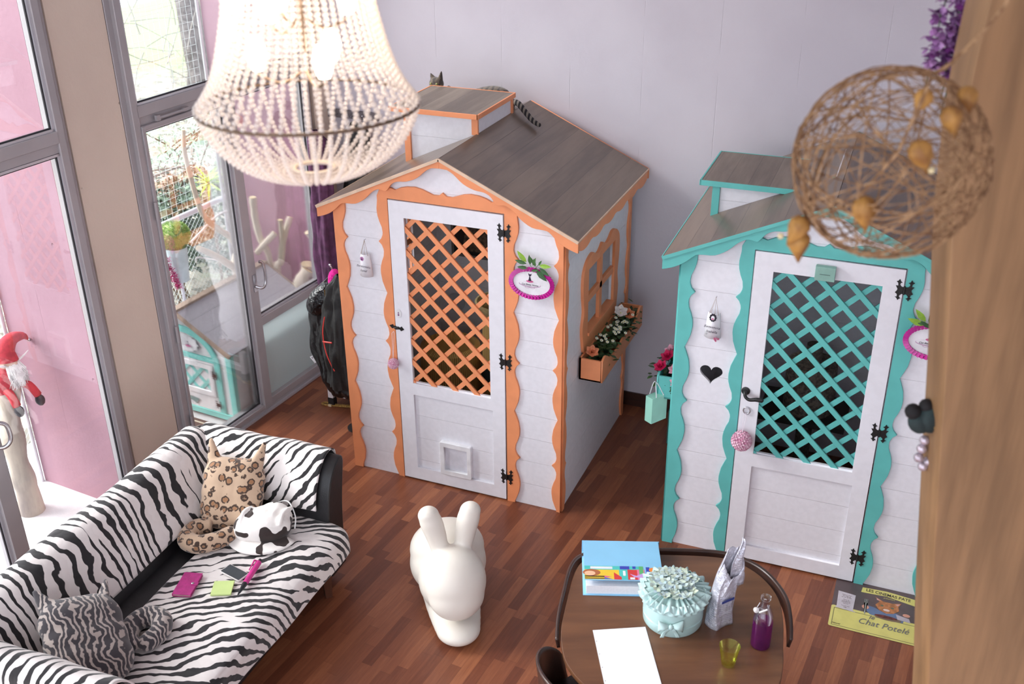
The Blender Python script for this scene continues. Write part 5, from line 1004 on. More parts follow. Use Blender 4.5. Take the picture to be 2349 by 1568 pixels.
pf = thing('cat_picture', 'dark picture of a cat hung on the inner back wall of the orange-trimmed playhouse', 'picture', hloc(H1, 0.34, HD-0.022, 1.28)); put('photo_print', MB().box(-0.17, 0.17, -0.004, 0, -0.17, 0.17), pm('picture_black', (26, 22, 26), 0.4), pf)
put('picture_frame', plate([rect(-.19, .19, -.19, .19), rect(-.17, .17, -.17, .17)], FRy(-0.008), 0.008), pm('picture_frame_grey', (120, 112, 112), 0.5), pf)
put('printed_cat', plate([[(-.10, -.14), (.12, -.14), (.13, .02), (.10, .10), (.06, .05), (-.01, .05), (-.06, .10), (-.08, .0)]], FRy(-0.0045), 0.0005), pm('picture_fur', (120, 96, 76), 0.6, 0.4, 30), pf)
mr = put('wall_disc', MB().lathe([(0.075, 0), (0.075, 0.006), (0, 0.006)], (0, 0, 0), 28, Matrix.Rotation(pi/2, 4, 'X')), pm('pale_disc', (196, 200, 210), 0.3)); mr.location = hloc(H1, 0.165, HD-0.02, 0.70); tag(mr, 'pale grey round disc on the inner back wall behind the orange lattice', 'disc')
s1 = thing('cat_tree', 'dark cat tree with grey ribbed barrel seen through the turquoise lattice', 'cat furniture', hloc(H2, 0.70, 0.80)); put('post', MB().tube([(0, 0, 0), (0, 0, 1.1)], 0.05, 14), pm('sisal_grey', (120, 112, 104), 0.9, 0.2, 60), s1, smooth=60)
put('platform', MB().box(-0.28, 0.25, -0.2, 0.2, 0.62, 0.65), pm('dark_plush', (52, 46, 44), 0.9), s1); put('barrel', MB().lathe([(0.15, 0.65), (0.16, 0.8), (0.15, 0.98), (0.0, 1.0)], n=36), pm('ribbed_grey', (130, 118, 108), 0.9, 0.3, 50), s1, smooth=40)
# ---------------------------------------------------------------- the cat behind the dormer
FUR = NG('tabby_fur'); v = FUR.co(); n = FUR.noise(v, 30, 4, 0.7); x, y, z = FUR.xyz(v); st = FUR.M('SINE', FUR.M('ADD', FUR.M('MULTIPLY', x, 150), FUR.M('MULTIPLY', n, 9))); FUR.set(color=FUR.mix(FUR.M('MULTIPLY', FUR.ss(st, 0.0, 0.5), 0.75), lin((104, 92, 80)), lin((46, 40, 40))), rough=0.9, sheen=0.3); FUR.bump(n, 0.4, 0.004)
CT = thing('cat', 'brown tabby cat crouching behind the dormer of the orange-trimmed playhouse', 'cat', (0.42, 1.15, 2.14)); C0 = CT.location
def cl_(p): return Vector(p)-Vector((0.42, 1.15, 2.14))
mb = MB(); sp_ = [(0.66, 1.20, 2.29), (0.58, 1.20, 2.315), (0.48, 1.20, 2.305), (0.38, 1.20, 2.28), (0.28, 1.20, 2.30), (0.20, 1.19, 2.34)]
mb.tube([cl_(p) for p in cr(sp_, 4)], [0.05, .07, .085, .09, .092, .092, .09, .088, .085, .082, .08, .078, .076, .074, .07, .066, .062, .058, .055, .052, .05], 16)
mb.ball(cl_((0.64, 1.20, 2.285)), (0.07, 0.075, 0.085), 16)
hd_ = Vector((0.150, 1.170, 2.395)); mb.ball(cl_(hd_), (0.052, 0.050, 0.045), 20); mb.ball(cl_(hd_+Vector((0.008, -0.040, -0.016))), (0.026, 0.024, 0.020), 14)
mb.ball(cl_(hd_+Vector((0.02, -0.028, -0.01))), (0.03, 0.025, 0.025), 12)
for (ax, bx_, tx, tz) in ((-0.030, -0.012, -0.046, 0.072), (0.022, 0.040, 0.040, 0.092)):
    b0 = cl_(hd_+Vector(((ax+bx_)/2, 0.0, 0.030))); tp = cl_(hd_+Vector((tx, 0.004, tz))); mb.tube([b0, b0.lerp(tp, 0.5), tp], [0.022, 0.015, 0.003], 10, flat=0.55)
for (lx, ly, tz) in ((0.24, 1.155, 2.045), (0.26, 1.245, 2.055), (0.60, 1.14, 2.205), (0.62, 1.26, 2.215)): mb.tube([cl_((lx, ly, tz+0.22 if lx < .4 else tz+0.1)), cl_((lx-0.01, ly, tz+0.08)), cl_((lx-0.02, ly, tz+0.015)), cl_((lx-0.045, ly, tz+0.012))], [0.040, 0.024, 0.018, 0.016], 10)
blob('body', mb, FUR.m, CT, 0.006, 4)
tl_ = cr([(0.69, 1.18, 2.31), (0.76, 1.13, 2.325), (0.83, 1.08, 2.290), (0.90, 1.04, 2.245), (0.955, 1.02, 2.225)], 5)
tm = NG('ringed_tail'); x, y, z = tm.xyz(tm.co()); tm.set(color=tm.mix(tm.ss(tm.M('SINE', tm.M('MULTIPLY', x, 210)), -0.2, 0.2), lin((128, 120, 112)), lin((34, 32, 36))), rough=0.9)
put('tail', MB().tube([cl_(p) for p in tl_], [0.022-0.0004*i for i in range(len(tl_))], 12).ball(cl_(tl_[-1]), 0.014, 10), tm.m, CT, smooth=True)
for sx in (-0.020, 0.024): put('eye', MB().ball(cl_(hd_+Vector((sx, -0.044, 0.008))), 0.0085, 10), pm('cat_eye', (150, 150, 90), 0.1), CT, smooth=True)
put('nose', MB().ball(cl_(hd_+Vector((0.008, -0.064, -0.010))), 0.006, 8), pm('cat_nose', (196, 120, 116), 0.5), CT)
# ---------------------------------------------------------------- coats, bench, rope behind the orange-trimmed house
CO = pm('black_nylon', (10, 10, 12), 0.30, 0.3, 12, bump=1.0, bs=18); CO2 = pm('black_wool', (13, 12, 12), 0.6, 0.3, 12, bump=0.6, bs=22)
def coat(label, loc, rows, mat, seed, cat='coat', name='coat'):
    e = thing(name, label, cat, loc); rr = random.Random(seed); ph = [rr.uniform(0, 6) for _ in range(4)]
    def f(a, b):
        i = b*(len(rows)-1); k = min(int(i), len(rows)-2); t = i-k; cx, z, w, d_ = [rows[k][j]*(1-t)+rows[k+1][j]*t for j in range(4)]; th = 2*pi*a
        wr = 1+0.13*sin(th*5+ph[0]+b*5)+0.10*sin(th*9+ph[1]-b*7)+0.05*sin(th*17+ph[2]+b*23)+0.05*sin(b*31+ph[3]+th*2)
        return (cx+w*cos(th)*wr, d_*sin(th)*wr, z)
    put('garment', MB().grid(f, 64, 40), mat, e, smooth=True); return e
coat('long glossy black rain coat hanging beside the window wall', (-0.36, 0.46, 0), [(0, 1.18, 0.02, 0.02), (-.02, 1.10, 0.09, 0.06), (-.03, 0.95, 0.135, 0.09), (-.04, 0.7, 0.155, 0.10), (-.02, 0.45, 0.150, 0.10), (0.0, 0.30, 0.13, 0.09), (0.02, 0.24, 0.09, 0.06)], CO, 1)
coat('black woollen jacket with red piping hanging nearest the orange trim', (-0.20, 0.30, 0), [(0, 1.28, 0.02, 0.02), (-.01, 1.18, 0.09, 0.06), (-.02, 1.0, 0.12, 0.08), (-.03, 0.7, 0.125, 0.085), (-.03, 0.42, 0.12, 0.08)], CO2, 2)
put('red_piping', MB().tube(cr([(-0.10, -0.075, 0.98), (-0.13, -0.07, 0.85), (-0.11, -0.08, 0.70), (-0.05, -0.092, 0.58)], 4), 0.004, 6).tube(cr([(-0.14, -0.06, 0.78), (-0.10, -0.088, 0.795), (-0.05, -0.092, 0.80)], 3), 0.006, 6), pm('red_piping', (206, 52, 44), 0.5), bpy.data.objects['coat.001'])
bgx = thing('handbag', 'glossy black quilted handbag with gold zip hanging on top of the coats', 'bag', (-0.41, 0.42, 1.02), radians(20)); put('bag_body', MB().ball((0, 0, 0), (0.165, 0.08, 0.10), 24, Matrix.Rotation(-0.75, 3, 'Y')), pm('patent_black', (18, 18, 22), 0.12, 0.3, 40, bump=1.0, bs=38), bgx, smooth=True)
put('gold_buckle', MB().ball((0.04, -0.083, -0.01), (0.013, 0.006, 0.013), 10).ball((0.045, -0.08, -0.045), (0.013, 0.006, 0.013), 10).box(0.02, 0.026, -0.09, -0.08, 0.02, 0.10), pm('gold_metal', (206, 172, 110), 0.25, metal=0.9), bgx)
sc_ = put('scarf', MB().ball((0, 0, 0), (0.05, 0.05, 0.085), 16), pm('hot_pink_wool', (226, 30, 150), 0.9, 0.15, 60, bump=1.0, bs=90), smooth=True); sc_.location = (-0.275, 0.36, 1.20); tag(sc_, 'hot pink fluffy scarf tucked between the black coats', 'scarf')
bn = thing('shoe_bench', 'low white bench frame with black feet standing under the coats', 'bench', (-0.33, 0.78, 0)); WB = pm('white_bench', (226, 222, 226), 0.5)
for x in (-0.255, 0.30):
    for y in (-0.13, 0.17): l_ = put('leg', MB().box(x-0.022, x+0.022, y-0.022, y+0.022, 0.07, 0.26), WB, bn, bevel=0.002); put('foot', MB().box(x-0.024, x+0.024, y-0.024, y+0.024, 0, 0.072), pm('black_rubber', (24, 22, 24), 0.6), l_)
put('rail', MB().box(-0.24, 0.30, -0.15, -0.11, 0.09, 0.135), WB, bn, bevel=0.002); put('shelf', MB().box(-0.24, 0.30, -0.12, 0.18, 0.10, 0.115), pm('brown_shelf', (120, 82, 50), 0.6), bn)
sh = thing('shoe', 'pale turquoise and brown shoe on the white bench shelf', 'shoe', (-0.40, 0.80, 0.116), radians(-20)); put('upper', MB().ball((0, 0, 0.03), (0.11, 0.04, 0.032), 18), pm('shoe_brown', (92, 74, 60), 0.6), sh, smooth=True); put('sole', MB().ball((0, 0, 0.010), (0.118, 0.046, 0.012), 18), pm('shoe_mint', (160, 200, 190), 0.5), sh, smooth=True)
rp = thing('rope', 'twisted golden cord looped on the parquet by the white bench', 'cord', (-0.55, 0.64, 0)); GC = pm('gold_cord', (206, 160, 84), 0.6, 0.3, 160, bump=1.0, bs=190)
put('cord_loop', MB().tube(cr([(0.30, 0.055, 0.007), (0.18, 0.035, 0.007), (0.05, 0.005, 0.007), (-0.05, -0.018, 0.007), (-0.105, -0.022, 0.007), (-0.115, -0.005, 0.007), (-0.09, 0.010, 0.007), (-0.03, 0.006, 0.007), (0.06, 0.022, 0.007), (0.18, 0.052, 0.007), (0.30, 0.075, 0.007)], 5), 0.0075, 8), GC, rp, smooth=True)
put('whipping', MB().box(-0.055, -0.030, -0.026, 0.014, 0.0, 0.016), pm('cord_whipping', (226, 206, 170), 0.7), rp)
ctg = put('care_tag', MB().box(-0.045, 0.045, -0.001, 0.001, -0.03, 0.03), pm('white_card', (240, 240, 244), 0.5)); ctg.location = (-0.585, 0.50, 0.478); ctg.rotation_euler = (0.1, -0.55, 0.1); tag(ctg, 'white card tag with printed code sticking out from the glossy black coat', 'tag')
put('printed_code', join(*[MB().box(-0.035+0.014*k, -0.028+0.014*k, -0.002, -0.001, 0.010, 0.022) for k in range(5)]), pm('grey_ink', (90, 88, 96)), ctg)
# ---------------------------------------------------------------- placemat on the floor
PMt = thing('placemat', 'printed placemat with a ginger kitten picture on the floor before the turquoise-trimmed playhouse', 'placemat', (3.525, -0.235, 0), radians(0.3)); FP = lambda z: frame((0, 0, z), (1, 0, 0), (0, 1, 0))
put('sheet', plate([rrect(-.285, .285, -.212, .222, .02)], FP(0.003), 0.003), pm('placemat_charcoal', (92, 78, 80), 0.35), PMt)
YEL = pm('placemat_yellow', (208, 200, 116), 0.4, 0.05, 10); put('yellow_ground', plate([rrect(-.285, .285, -.212, -.03, .012)], FP(0.0036), 0.0005), YEL, PMt)
put('title_banner', plate([[(-.135, .185), (0, .195), (.155, .178), (.155, .120), (0, .150), (-.140, .140)]], FP(0.0036), 0.0005), YEL, PMt)
DK = pm('placemat_print_dark', (58, 46, 46), 0.5)
put('lettering', text('LES CINEMAS PATE', 0.034, frame((0.008, 0.163, 0.0040), (1, -0.04, 0), (0.04, 1, 0)), 0.0002, sx=0.86, bold=0.0005), DK, PMt)
put('lettering', text('présentent', 0.014, FP(0.0040) @ Matrix.Translation((0.015, 0.132, 0)), 0.0002, shear=0.3), YEL, PMt)
put('lettering', text('le', 0.045, FP(0.0050) @ Matrix.Translation((-0.065, -0.065, 0)), 0.0003, shear=0.3), pm('title_grey', (112, 112, 112), 0.5), PMt)
put('lettering', text('Chat Potelé', 0.066, FP(0.0050) @ Matrix.Translation((0.0, -0.115, 0)), 0.0003, shear=0.3, sx=0.85), pm('title_grey', (112, 112, 112), 0.5), PMt)
put('lettering', text('avec\nMATOU\nPERRY\nCHAT\nRONRON\nSTONE\nJACKY CHA', 0.020, FP(0.0040) @ Matrix.Translation((0.232, 0.065, 0)), 0.0002, sx=0.9), YEL, PMt)
put('lettering', text('SOURIS COURS\ndans le role de la\nsouris qui\nmeurt au début', 0.015, FP(0.0045) @ Matrix.Translation((0.225, -0.165, 0)), 0.0002), DK, PMt)
put('lettering', text('Natural', 0.014, FP(0.0045) @ Matrix.Translation((-0.245, -0.182, 0)), 0.0002, shear=0.3), DK, PMt)
put('printed_border', plate([rect(-.270, .285, -.200, -.050), rect(-.266, .285, -.196, -.054)], FP(0.0041), 0.0003), pm('border_grey', (128, 124, 80)), PMt)
sc2 = put('printed_scroll', plate([[(-.262, .105), (-.165, .095), (-.168, -.045), (-.150, -.055), (-.265, -.045), (-.258, -.03)]], FP(0.0044), 0.0004), pm('scroll_paper', (196, 188, 196), 0.5), PMt)
put('lettering', text('Dans la fleur\nde l\'age et\nde ses griffes\n\nPour le\nplus grand\nnombre de\nsouris\n\nToute une\nsaga', 0.011, FP(0.0049) @ Matrix.Translation((-0.212, 0.025, 0)), 0.0001), pm('scroll_ink', (130, 112, 116)), sc2)
ging = pm('ginger_print', (186, 122, 76), 0.5, 0.2, 40); G = lambda lps, z, c, n='printed_kitten': put(n, plate(lps, FP(z), 0.0003), c, PMt)
G([[(-.055, .055), (-.035, .09), (-.06, .125), (-.015, .098), (.035, .098), (.085, .115), (.068, .08), (.075, .045), (.045, .01), (.01, .0), (-.03, .015)]], 0.0042, ging)
G([[(-.05, .10), (-.052, .117), (-.028, .099)], [(.05, .096), (.078, .108), (.064, .085)]], 0.0046, pm('ear_pink_print', (206, 160, 156)))
G([[(-.105, .035), (-.06, .03), (.0, .0), (.06, .02), (.11, -.005), (.10, -.05), (-.075, -.04), (-.10, -.01)]], 0.0039, pm('bib_blue_print', (96, 116, 150)), 'printed_bib')
G([ell(-.018, .060, .009, .007, 12), ell(.038, .056, .009, .007, 12)], 0.0047, pm('eye_green_print', (92, 104, 84)), 'printed_eyes'); G([ell(.008, .028, .018, .010, 14)], 0.0046, pm('muzzle_print', (214, 190, 180)), 'printed_muzzle')
G([ell(-.105, .015, .020, .018, 14), ell(.115, .02, .020, .014, 14)], 0.0046, pm('paw_print', (206, 150, 130)), 'printed_paws'); G([rect(-.108, -.102, -.045, .055), rect(-.114, -.111, .055, .085), rect(-.107, -.103, .055, .085), rect(-.099, -.096, .055, .085), rect(-.115, -.095, .052, .060)], 0.0049, pm('fork_print', (150, 154, 150)), 'printed_fork')
G([ell(.02, -.040, .072, .018, 24)], 0.0043, pm('plate_print', (120, 100, 80)), 'printed_dish'); G([ell(.01, -.032, .062, .013, 24)], 0.0047, pm('meat_print', (112, 52, 48), 0.5, 0.3, 80), 'printed_food'); G([[(.06, .01), (.13, -.002), (.14, -.035), (.07, -.03)]], 0.0048, pm('napkin_print', (180, 172, 182)), 'printed_napkin')
G([ell(.195, -.06, .018, .012, 14)], 0.0047, pm('red_print', (150, 44, 52)), 'printed_badge'); G([ell(.225, -.072, .020, .012, 14)], 0.0046, pm('blue_print', (66, 74, 150)), 'printed_badge')
# ---------------------------------------------------------------- chandelier
CC = Vector((2.014, -3.224, 3.447)); CH = thing('chandelier', 'large glowing bead chandelier with basket-shaped bowl hanging near the camera', 'chandelier', CC)
g = NG('glass_beads'); nt_ = g.nt; g.set(color=lin((244, 238, 236)), rough=0.08, spec=0.8, trans=0.0); g.put(g.b.inputs['Subsurface Weight'], 0.0)
_tr = g.node('ShaderNodeBsdfTranslucent'); _tr.inputs[0].default_value = lin((255, 244, 228))+(1,); _mx = g.node('ShaderNodeMixShader'); _mx.inputs[0].default_value = 0.18
_tp = g.node('ShaderNodeBsdfTransparent'); _tp.inputs[0].default_value = (1, 0.98, 0.95, 1); _m2 = g.node('ShaderNodeMixShader'); _lw = g.node('ShaderNodeLayerWeight'); _lw.inputs[0].default_value = 0.35
g.put(_m2.inputs[0], g.M('MULTIPLY', g.M('SUBTRACT', 1.0, _lw.outputs['Facing']), 0.55))
nt_.links.new(g.b.outputs[0], _mx.inputs[1]); nt_.links.new(_tr.outputs[0], _mx.inputs[2]); nt_.links.new(_mx.outputs[0], _m2.inputs[1]); nt_.links.new(_tp.outputs[0], _m2.inputs[2]); nt_.links.new(_m2.outputs[0], nt_.nodes['Material Output'].inputs[0]); BEAD = g.m
def beads(path, r, pitch, jit=0.0, n=6):
    P = cr(path, 8); L = [0]
    for i in range(1, len(P)): L.append(L[-1]+(P[i]-P[i-1]).length)
    mb = MB(); s_ = 0; i = 0
    while s_ < L[-1]:
        while L[i+1] < s_: i += 1
        mb.ball(P[i].lerp(P[i+1], (s_-L[i])/(L[i+1]-L[i])), r, n); s_ += pitch
    return mb
up_path = [(0.251, 0, 0.005), (0.237, 0, 0.022), (0.217, 0, 0.052), (0.200, 0, 0.088), (0.186, 0, 0.13), (0.173, 0, 0.18), (0.163, 0, 0.23), (0.156, 0, 0.32), (0.15, 0, 0.42), (0.14, 0, 0.56)]
lo_path = [(0.250, 0, -0.008), (0.236, 0, -0.045), (0.207, 0, -0.090), (0.167, 0, -0.125), (0.122, 0, -0.148), (0.08, 0, -0.158), (0.048, 0, -0.150)]
for cnt, path, off, rb_, pt in ((56, up_path, 0.0, 0.0062, 0.0132), (44, lo_path, 0.03, 0.0058, 0.0124)):
    me = beads([Vector(p) for p in path], rb_, pt, n=8).mesh('bead_strand'); me.shade_smooth(); me.materials.append(BEAD)
    for k in range(cnt):
        o = put('bead_strand', me, None, CH); o.rotation_euler = (0, 0, 2*pi*k/cnt+off)
METC = pm('antique_ring', (120, 100, 84), 0.4, metal=0.7)
put('main_ring', MB().tube([(0.253*cos(2*pi*k/72), 0.253*sin(2*pi*k/72), 0) for k in range(72)], 0.004, 8, closed=True), METC, CH, smooth=True)
put('lower_ring', MB().tube([(0.046*cos(2*pi*k/32), 0.046*sin(2*pi*k/32), -0.148) for k in range(32)], 0.0045, 8, closed=True), pm('cream_ring', (232, 214, 190), 0.4), CH, smooth=True)
put('upper_ring', MB().tube([(0.15*cos(2*pi*k/48), 0.15*sin(2*pi*k/48), 0.565) for k in range(48)], 0.004, 8, closed=True), METC, CH, smooth=True)
put('stem', MB().tube([(0, 0, 0.12), (0, 0, 0.9)], 0.008, 8).tube([(0, 0, 0.9), (0, 0, 2.05)], 0.003, 6), METC, CH)
for k in range(6):
    a = 2*pi*k/6+0.45; rr_ = 0.105; z = 0.10 if k % 2 else 0.22
    ar = put('arm', MB().tube(cr([(0, 0, z-0.02), (rr_*0.5*cos(a), rr_*0.5*sin(a), z-0.05), (rr_*cos(a), rr_*sin(a), z-0.03)], 3), 0.004, 6), METC, CH)
    put('bulb', MB().lathe([(0.0, 0.055), (0.012, 0.05), (0.021, 0.032), (0.024, 0.015), (0.018, -0.006), (0.012, -0.02), (0, -0.02)], (rr_*cos(a), rr_*sin(a), z), 16), pm('lit_bulb', (255, 240, 220), 0.5, emc=lin((255, 236, 210))+(1,), ems=10.0), ar, smooth=True)
pl_ = bpy.data.lights.new('bulb_glow', 'POINT'); po = bpy.data.objects.new('bulb_glow', pl_); COL.objects.link(po); po.location = CC+Vector((0, 0, 0.14)); pl_.energy = 1.0; pl_.color = (1.0, 0.86, 0.72); pl_.shadow_soft_size = 0.08
# ---------------------------------------------------------------- curved timber post, rattan ball, wisteria, bird
hdv = Vector((-0.3833309, 0.92361108, 0)); rtv = Vector((0.92361108, 0.3833309, 0)); CP = Vector((3.3549, -5.2533, 0))
def cp3(r, z, d): return CP+hdv*d+rtv*r+Vector((0, 0, z))
edge = [(0.975, 3.95), (0.974, 3.744), (0.971, 3.66), (0.966, 3.5), (0.976, 3.309), (0.99, 3.166), (1.018, 2.958), (1.041, 2.783), (1.063, 2.595), (1.083, 2.436), (1.125, 2.105), (1.163, 1.839), (1.19, 1.62), (1.24, 1.2), (1.30, 0.6), (1.36, 0.0)]
ee = cr([Vector((a, b)) for a, b in edge], 3); fr_post = frame(CP+hdv*2.2, rtv, (0, 0, 1))
g = NG('curved_timber'); v = g.co(); x, y, z = g.xyz(v); gv = g.mapv(v, (9, 9, 0.8), rot=(0, radians(8), 0)); n = g.noise(gv, 1.6, 4, 0.6); n2 = g.noise(g.mapv(v, (26, 26, 1.2), rot=(0, radians(8), 0)), 1.5, 3)
g.set(color=g.mix(g.M('ADD', g.M('MULTIPLY', g.ss(n, 0.32, 0.68), 0.7), g.M('MULTIPLY', n2, 0.3)), lin((118, 88, 58)), lin((160, 122, 84))), rough=0.55); g.bump(n2, 0.15, 0.003)
pst = put('timber_post', plate([[tuple(p) for p in ee]+[(1.90, 0.0), (1.65, 3.95)]], fr_post, 0.12, bev=0.004), g.m, smooth=30); tag(pst, 'broad curved tan timber post filling the right edge', 'post')
JUTE = pm('jute_fibre', (172, 136, 100), 0.85, 0.25, 60, c2=(124, 90, 62)); BC = Vector((3.284, -3.292, 3.467)); BR = 0.170
BLm = thing('jute_ball', 'large open jute string ball lantern with dried physalis pods, hanging near the camera', 'lantern', BC); rr = random.Random(31)
mb = MB()
for k in range(64):
    ax = Vector((rr.gauss(0, 1), rr.gauss(0, 1), rr.gauss(0, 1))).normalized(); u = ax.orthogonal().normalized(); w = ax.cross(u); off = rr.uniform(-0.75, 0.75); r_ = BR*sqrt(1-off*off); ph0 = rr.uniform(0, 6); pts = []
    for j in range(30): t = 2*pi*j/30; q = ax*BR*off+(u*cos(t)+w*sin(t))*r_; pts.append(q*(1+0.018*sin(3*t+ph0)+rr.uniform(-.004, .004)))
    mb.tube(pts, rr.choice((0.0009, 0.0012, 0.0018)), 4, closed=True)
put('string_shell', mb, JUTE, BLm)
POD = pm('dried_physalis', (176, 128, 62), 0.6, 0.2, 30, c2=(132, 88, 40))
def pod(p, d, s_):
    d = Vector(d).normalized(); M_ = d.to_track_quat('Z', 'Y').to_matrix().to_4x4()
    return put('physalis_pod', MB().lathe([(0.0, 0), (0.012*s_, 0.004*s_), (0.019*s_, 0.016*s_), (0.017*s_, 0.030*s_), (0.008*s_, 0.048*s_), (0.001, 0.064*s_)], p, 20, M_, wob=lambda a, z: 1+0.12*abs(sin(2.5*a))), POD, BLm, smooth=True)
toC = (-hdv+Vector((0, 0, 0.30))).normalized()
for px, pz, d, s_ in ((-.085, -.055, (0.2, 0, -1), 1.05), (-.020, .040, (0.5, 0, -1), 1.0), (.035, .098, (0.35, 0, -1), .9), (.005, .128, (-.4, 0, -1), .75), (.085, .135, (0.2, 0, -1), .9), (-.145, -.098, (-0.5, 0, -1), 1.0), (-.150, -.125, (0.1, 0, -1), 1.05)):
    q = rtv*px+Vector((0, 0, 1))*pz; h_ = sqrt(max(0.0004, (BR*1.03)**2-q.length_squared)) if q.length < BR*1.03 else 0.0; dd = rtv*d[0]+Vector((0, 0, d[2])); pod(q+toC*h_*0.96, dd, s_)
put('berry', MB().ball(rtv*-0.19+Vector((0, 0, -0.135))+toC*0.03, 0.006, 10).ball(rtv*0.01+Vector((0, 0, -0.01))+toC*0.172, 0.006, 10), pm('dry_seed', (224, 206, 160), 0.5), BLm)
put('twig_vine', MB().tube([rtv*0.05+Vector((0, 0, 0.165)), rtv*-0.0+toC*0.12+Vector((0, 0, 0.13)), rtv*-0.05+toC*0.17+Vector((0, 0, 0.02)), rtv*-0.10+toC*0.13+Vector((0, 0, -0.07)), rtv*-0.15+toC*0.07+Vector((0, 0, -0.10))], 0.003, 6), JUTE, BLm)
top = rtv*0.05+Vector((0, 0, 0.16))
put('hanging_cord', MB().tube(cr([top, top+rtv*0.03+Vector((0, 0, 0.02)), top+rtv*0.08+Vector((0, 0, 0.08)), top+rtv*0.125+Vector((0, 0, 0.16)), top+rtv*0.18+Vector((0, 0, 0.32))], 4), [0.004]*17, 6), JUTE, BLm)
# wisteria strands behind the ball
WI = thing('wisteria_garland', 'purple artificial wisteria strands hanging beside the timber post', 'garland', cp3(1.02, 3.75, 2.42)); rr = random.Random(8)
PURP = leafmat('wisteria_purple', (120, 44, 128), (186, 140, 196)); GRN = pm('garland_green', (96, 112, 92), 0.7, 0.2, 40)
for (r0, r1, z0, z1, dens, w_) in ((0.985, 0.957, 3.95, 3.44, 30, .013), (1.02, 0.995, 3.95, 3.44, 44, .018), (1.05, 1.005, 3.95, 3.40, 54, .022), (1.075, 1.032, 3.95, 3.40, 70, .026), (1.09, 1.055, 3.95, 3.40, 70, .026)):
    mb = MB(); st = []
    for k in range(12): t = k/11; st.append(rtv*((r0+(r1-r0)*t)-1.02+rr.uniform(-.004, .004))+Vector((0, 0, z0+(z1-z0)*t-3.75)))
    for k in range(int(dens*4.0)):
        t = rr.random()*0.86; i = int(t*11); c = st[i].lerp(st[i+1], t*11-i)+rtv*rr.gauss(0, w_*0.6)+hdv*rr.gauss(0, w_*0.6)
        for j in range(3): mb.leaf(c, (rr.gauss(0, 1), rr.gauss(0, 1), rr.gauss(-.3, 1)), (0, 0, 1), 0.018, 0.017, 0.3)
    sd_ = put('flower_strand', mb, PURP, WI); put('stem', MB().tube(st, 0.0018, 5), GRN, sd_)
put('leaf', MB().leaf(rtv*0.05+Vector((0, 0, 0.03)), (0.1, 0, -1), (0, -1, 0), 0.10, 0.018), pm('bright_leaf', (120, 170, 50), 0.5), WI)
# ornament with feathers and pearls hung on the post
OR = thing('pearl_ornament', 'dark green velvet flower ornament with hanging silver pearls beside the timber post', 'ornament', cp3(1.060, 2.665, 2.28)); OR.scale = (1.5, 1.5, 1.5); DG = pm('petrol_velvet', (42, 62, 64), 0.8, 0.3, 20)
mb = MB()
for (x, z, r) in ((-.002, .0, .026), (-.018, -.008, .020), (.016, .010, .020), (.020, -.012, .022), (.036, .004, .018)): mb.ball(rtv*x+Vector((0, 0, z)), (r, r, r*1.05), 16)
put('velvet_petals', mb, DG, OR, smooth=True); put('velvet_petals', MB().ball(rtv*-.033+Vector((0, 0, .012)), .014, 14).ball(rtv*-.012+Vector((0, 0, .022)), .013, 14), pm('black_velvet', (16, 14, 18), 0.8), OR, smooth=True)
PRL = pm('silver_pearl', (196, 184, 196), 0.18, 0.1, 20, metal=0.5)
for i, (x, z) in enumerate(((-.004, -.045), (-.006, -.062), (-.008, -.080), (.018, -.052), (.014, -.070), (.010, -.088), (.002, -.098), (.022, -.082), (.026, -.066))): put('pearl', MB().ball(rtv*x+Vector((0, 0, z)), .0088, 14), PRL, OR, smooth=True)
put('beak_stick', MB().tube([rtv*-.004+Vector((0, 0, -.004))-hdv*0.028, rtv*.016+Vector((0, 0, -.007))-hdv*0.022], .0022, 6), pm('ochre_stick', (150, 116, 70)), OR)
put('hanging_thread', MB().tube([rtv*.04+Vector((0, 0, .015)), rtv*.055+Vector((0, 0, .04))-hdv*0.02], .0015, 5), pm('silver_thread', (190, 186, 190)), OR)
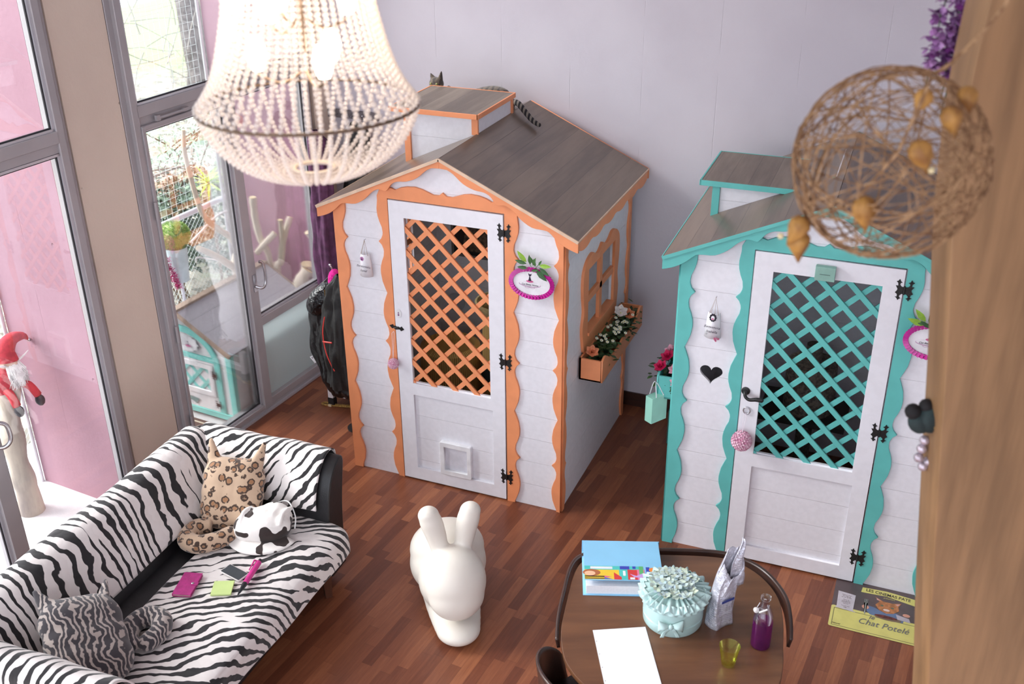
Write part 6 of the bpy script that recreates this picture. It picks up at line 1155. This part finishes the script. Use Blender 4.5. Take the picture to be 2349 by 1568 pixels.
# coats in the corner and what carries them
PLUM = pm('plum_cloth', (96, 52, 88), 0.8, 0.2, 14, bump=0.5, bs=26)
coat('plum-coloured cloth coat hanging in the corner beside the window frame', (-0.84, 1.16, 0), [(0, 1.98, 0.03, 0.02), (0, 1.90, 0.07, 0.05), (0, 1.6, 0.085, 0.06), (0, 1.2, 0.09, 0.07), (0, 0.7, 0.10, 0.07)], PLUM, 5)
coat('long black coat hanging in the corner behind the chandelier', (-0.60, 1.33, 0), [(0, 2.02, 0.03, 0.02), (0, 1.94, 0.09, 0.05), (0, 1.6, 0.12, 0.07), (0, 1.2, 0.12, 0.08), (0, 0.8, 0.13, 0.08)], CO2, 6)
rk = thing('coat_rack', 'grey wall rail with hooks in the far corner above the hanging coats', 'coat rack', (-0.65, 1.47, 2.0)); put('rail', MB().box(-0.30, 0.16, -0.012, 0.018, 0.0, 0.06), pm('rail_grey', (120, 112, 116), 0.5), rk, bevel=0.003)
for x in (-0.18, -0.05, 0.08): put('hook', MB().tube(cr([(x, -0.012, 0.03), (x, -0.07, 0.025), (x, -0.10, 0.06)], 4), 0.006, 8), STEEL, rk, smooth=True)
cs = thing('coat_stand', 'steel-topped coat stand almost hidden by the black coats', 'coat stand', (-0.24, 0.42, 0)); put('pole', MB().tube([(0, 0, 0), (0, 0, 1.30)], 0.014, 10), BLACK, cs, smooth=60); put('foot_plate', MB().lathe([(0.07, 0), (0.07, 0.012), (0.02, 0.02)], n=28), BLACK, cs, smooth=40)
for k in range(4): a = 0.8+pi/2*k; put('hook', MB().tube(cr([(0, 0, 1.24), (0.06*cos(a), 0.06*sin(a), 1.25), (0.09*cos(a), 0.09*sin(a), 1.31)], 4), 0.006, 8).ball((0.09*cos(a), 0.09*sin(a), 1.312), 0.010, 8), STEEL, cs, smooth=True)
# ---------------------------------------------------------------- groups of like things
_G = dict(sofa_cover='zebra-striped covers on the sofa', playhouse='playhouses', driftwood_branch='driftwood pieces outside the glass', cat_cushion='plush cat-shaped cushions on the sofa', tub_chair='tub chairs round the table',
          oval_sign='oval signs on the playhouses', name_tag='tile tags on the playhouses', rose_ball='paper-rose balls on the playhouse doors', window_box='window boxes', cat_barrel='wicker cat barrels', hedge_shrub='hedge beyond the terrace',
          artificial_rose='fabric roses in the window boxes', daisy_plant='white daisies in the orange window box', leafy_plant='leafy plants in the window boxes', coat='coats hanging by the windows')
for o in SC.objects:
    k = o.name.split('.')[0]
    if o.parent is None and k in _G and 'label' in o: o['group'] = _G[k]
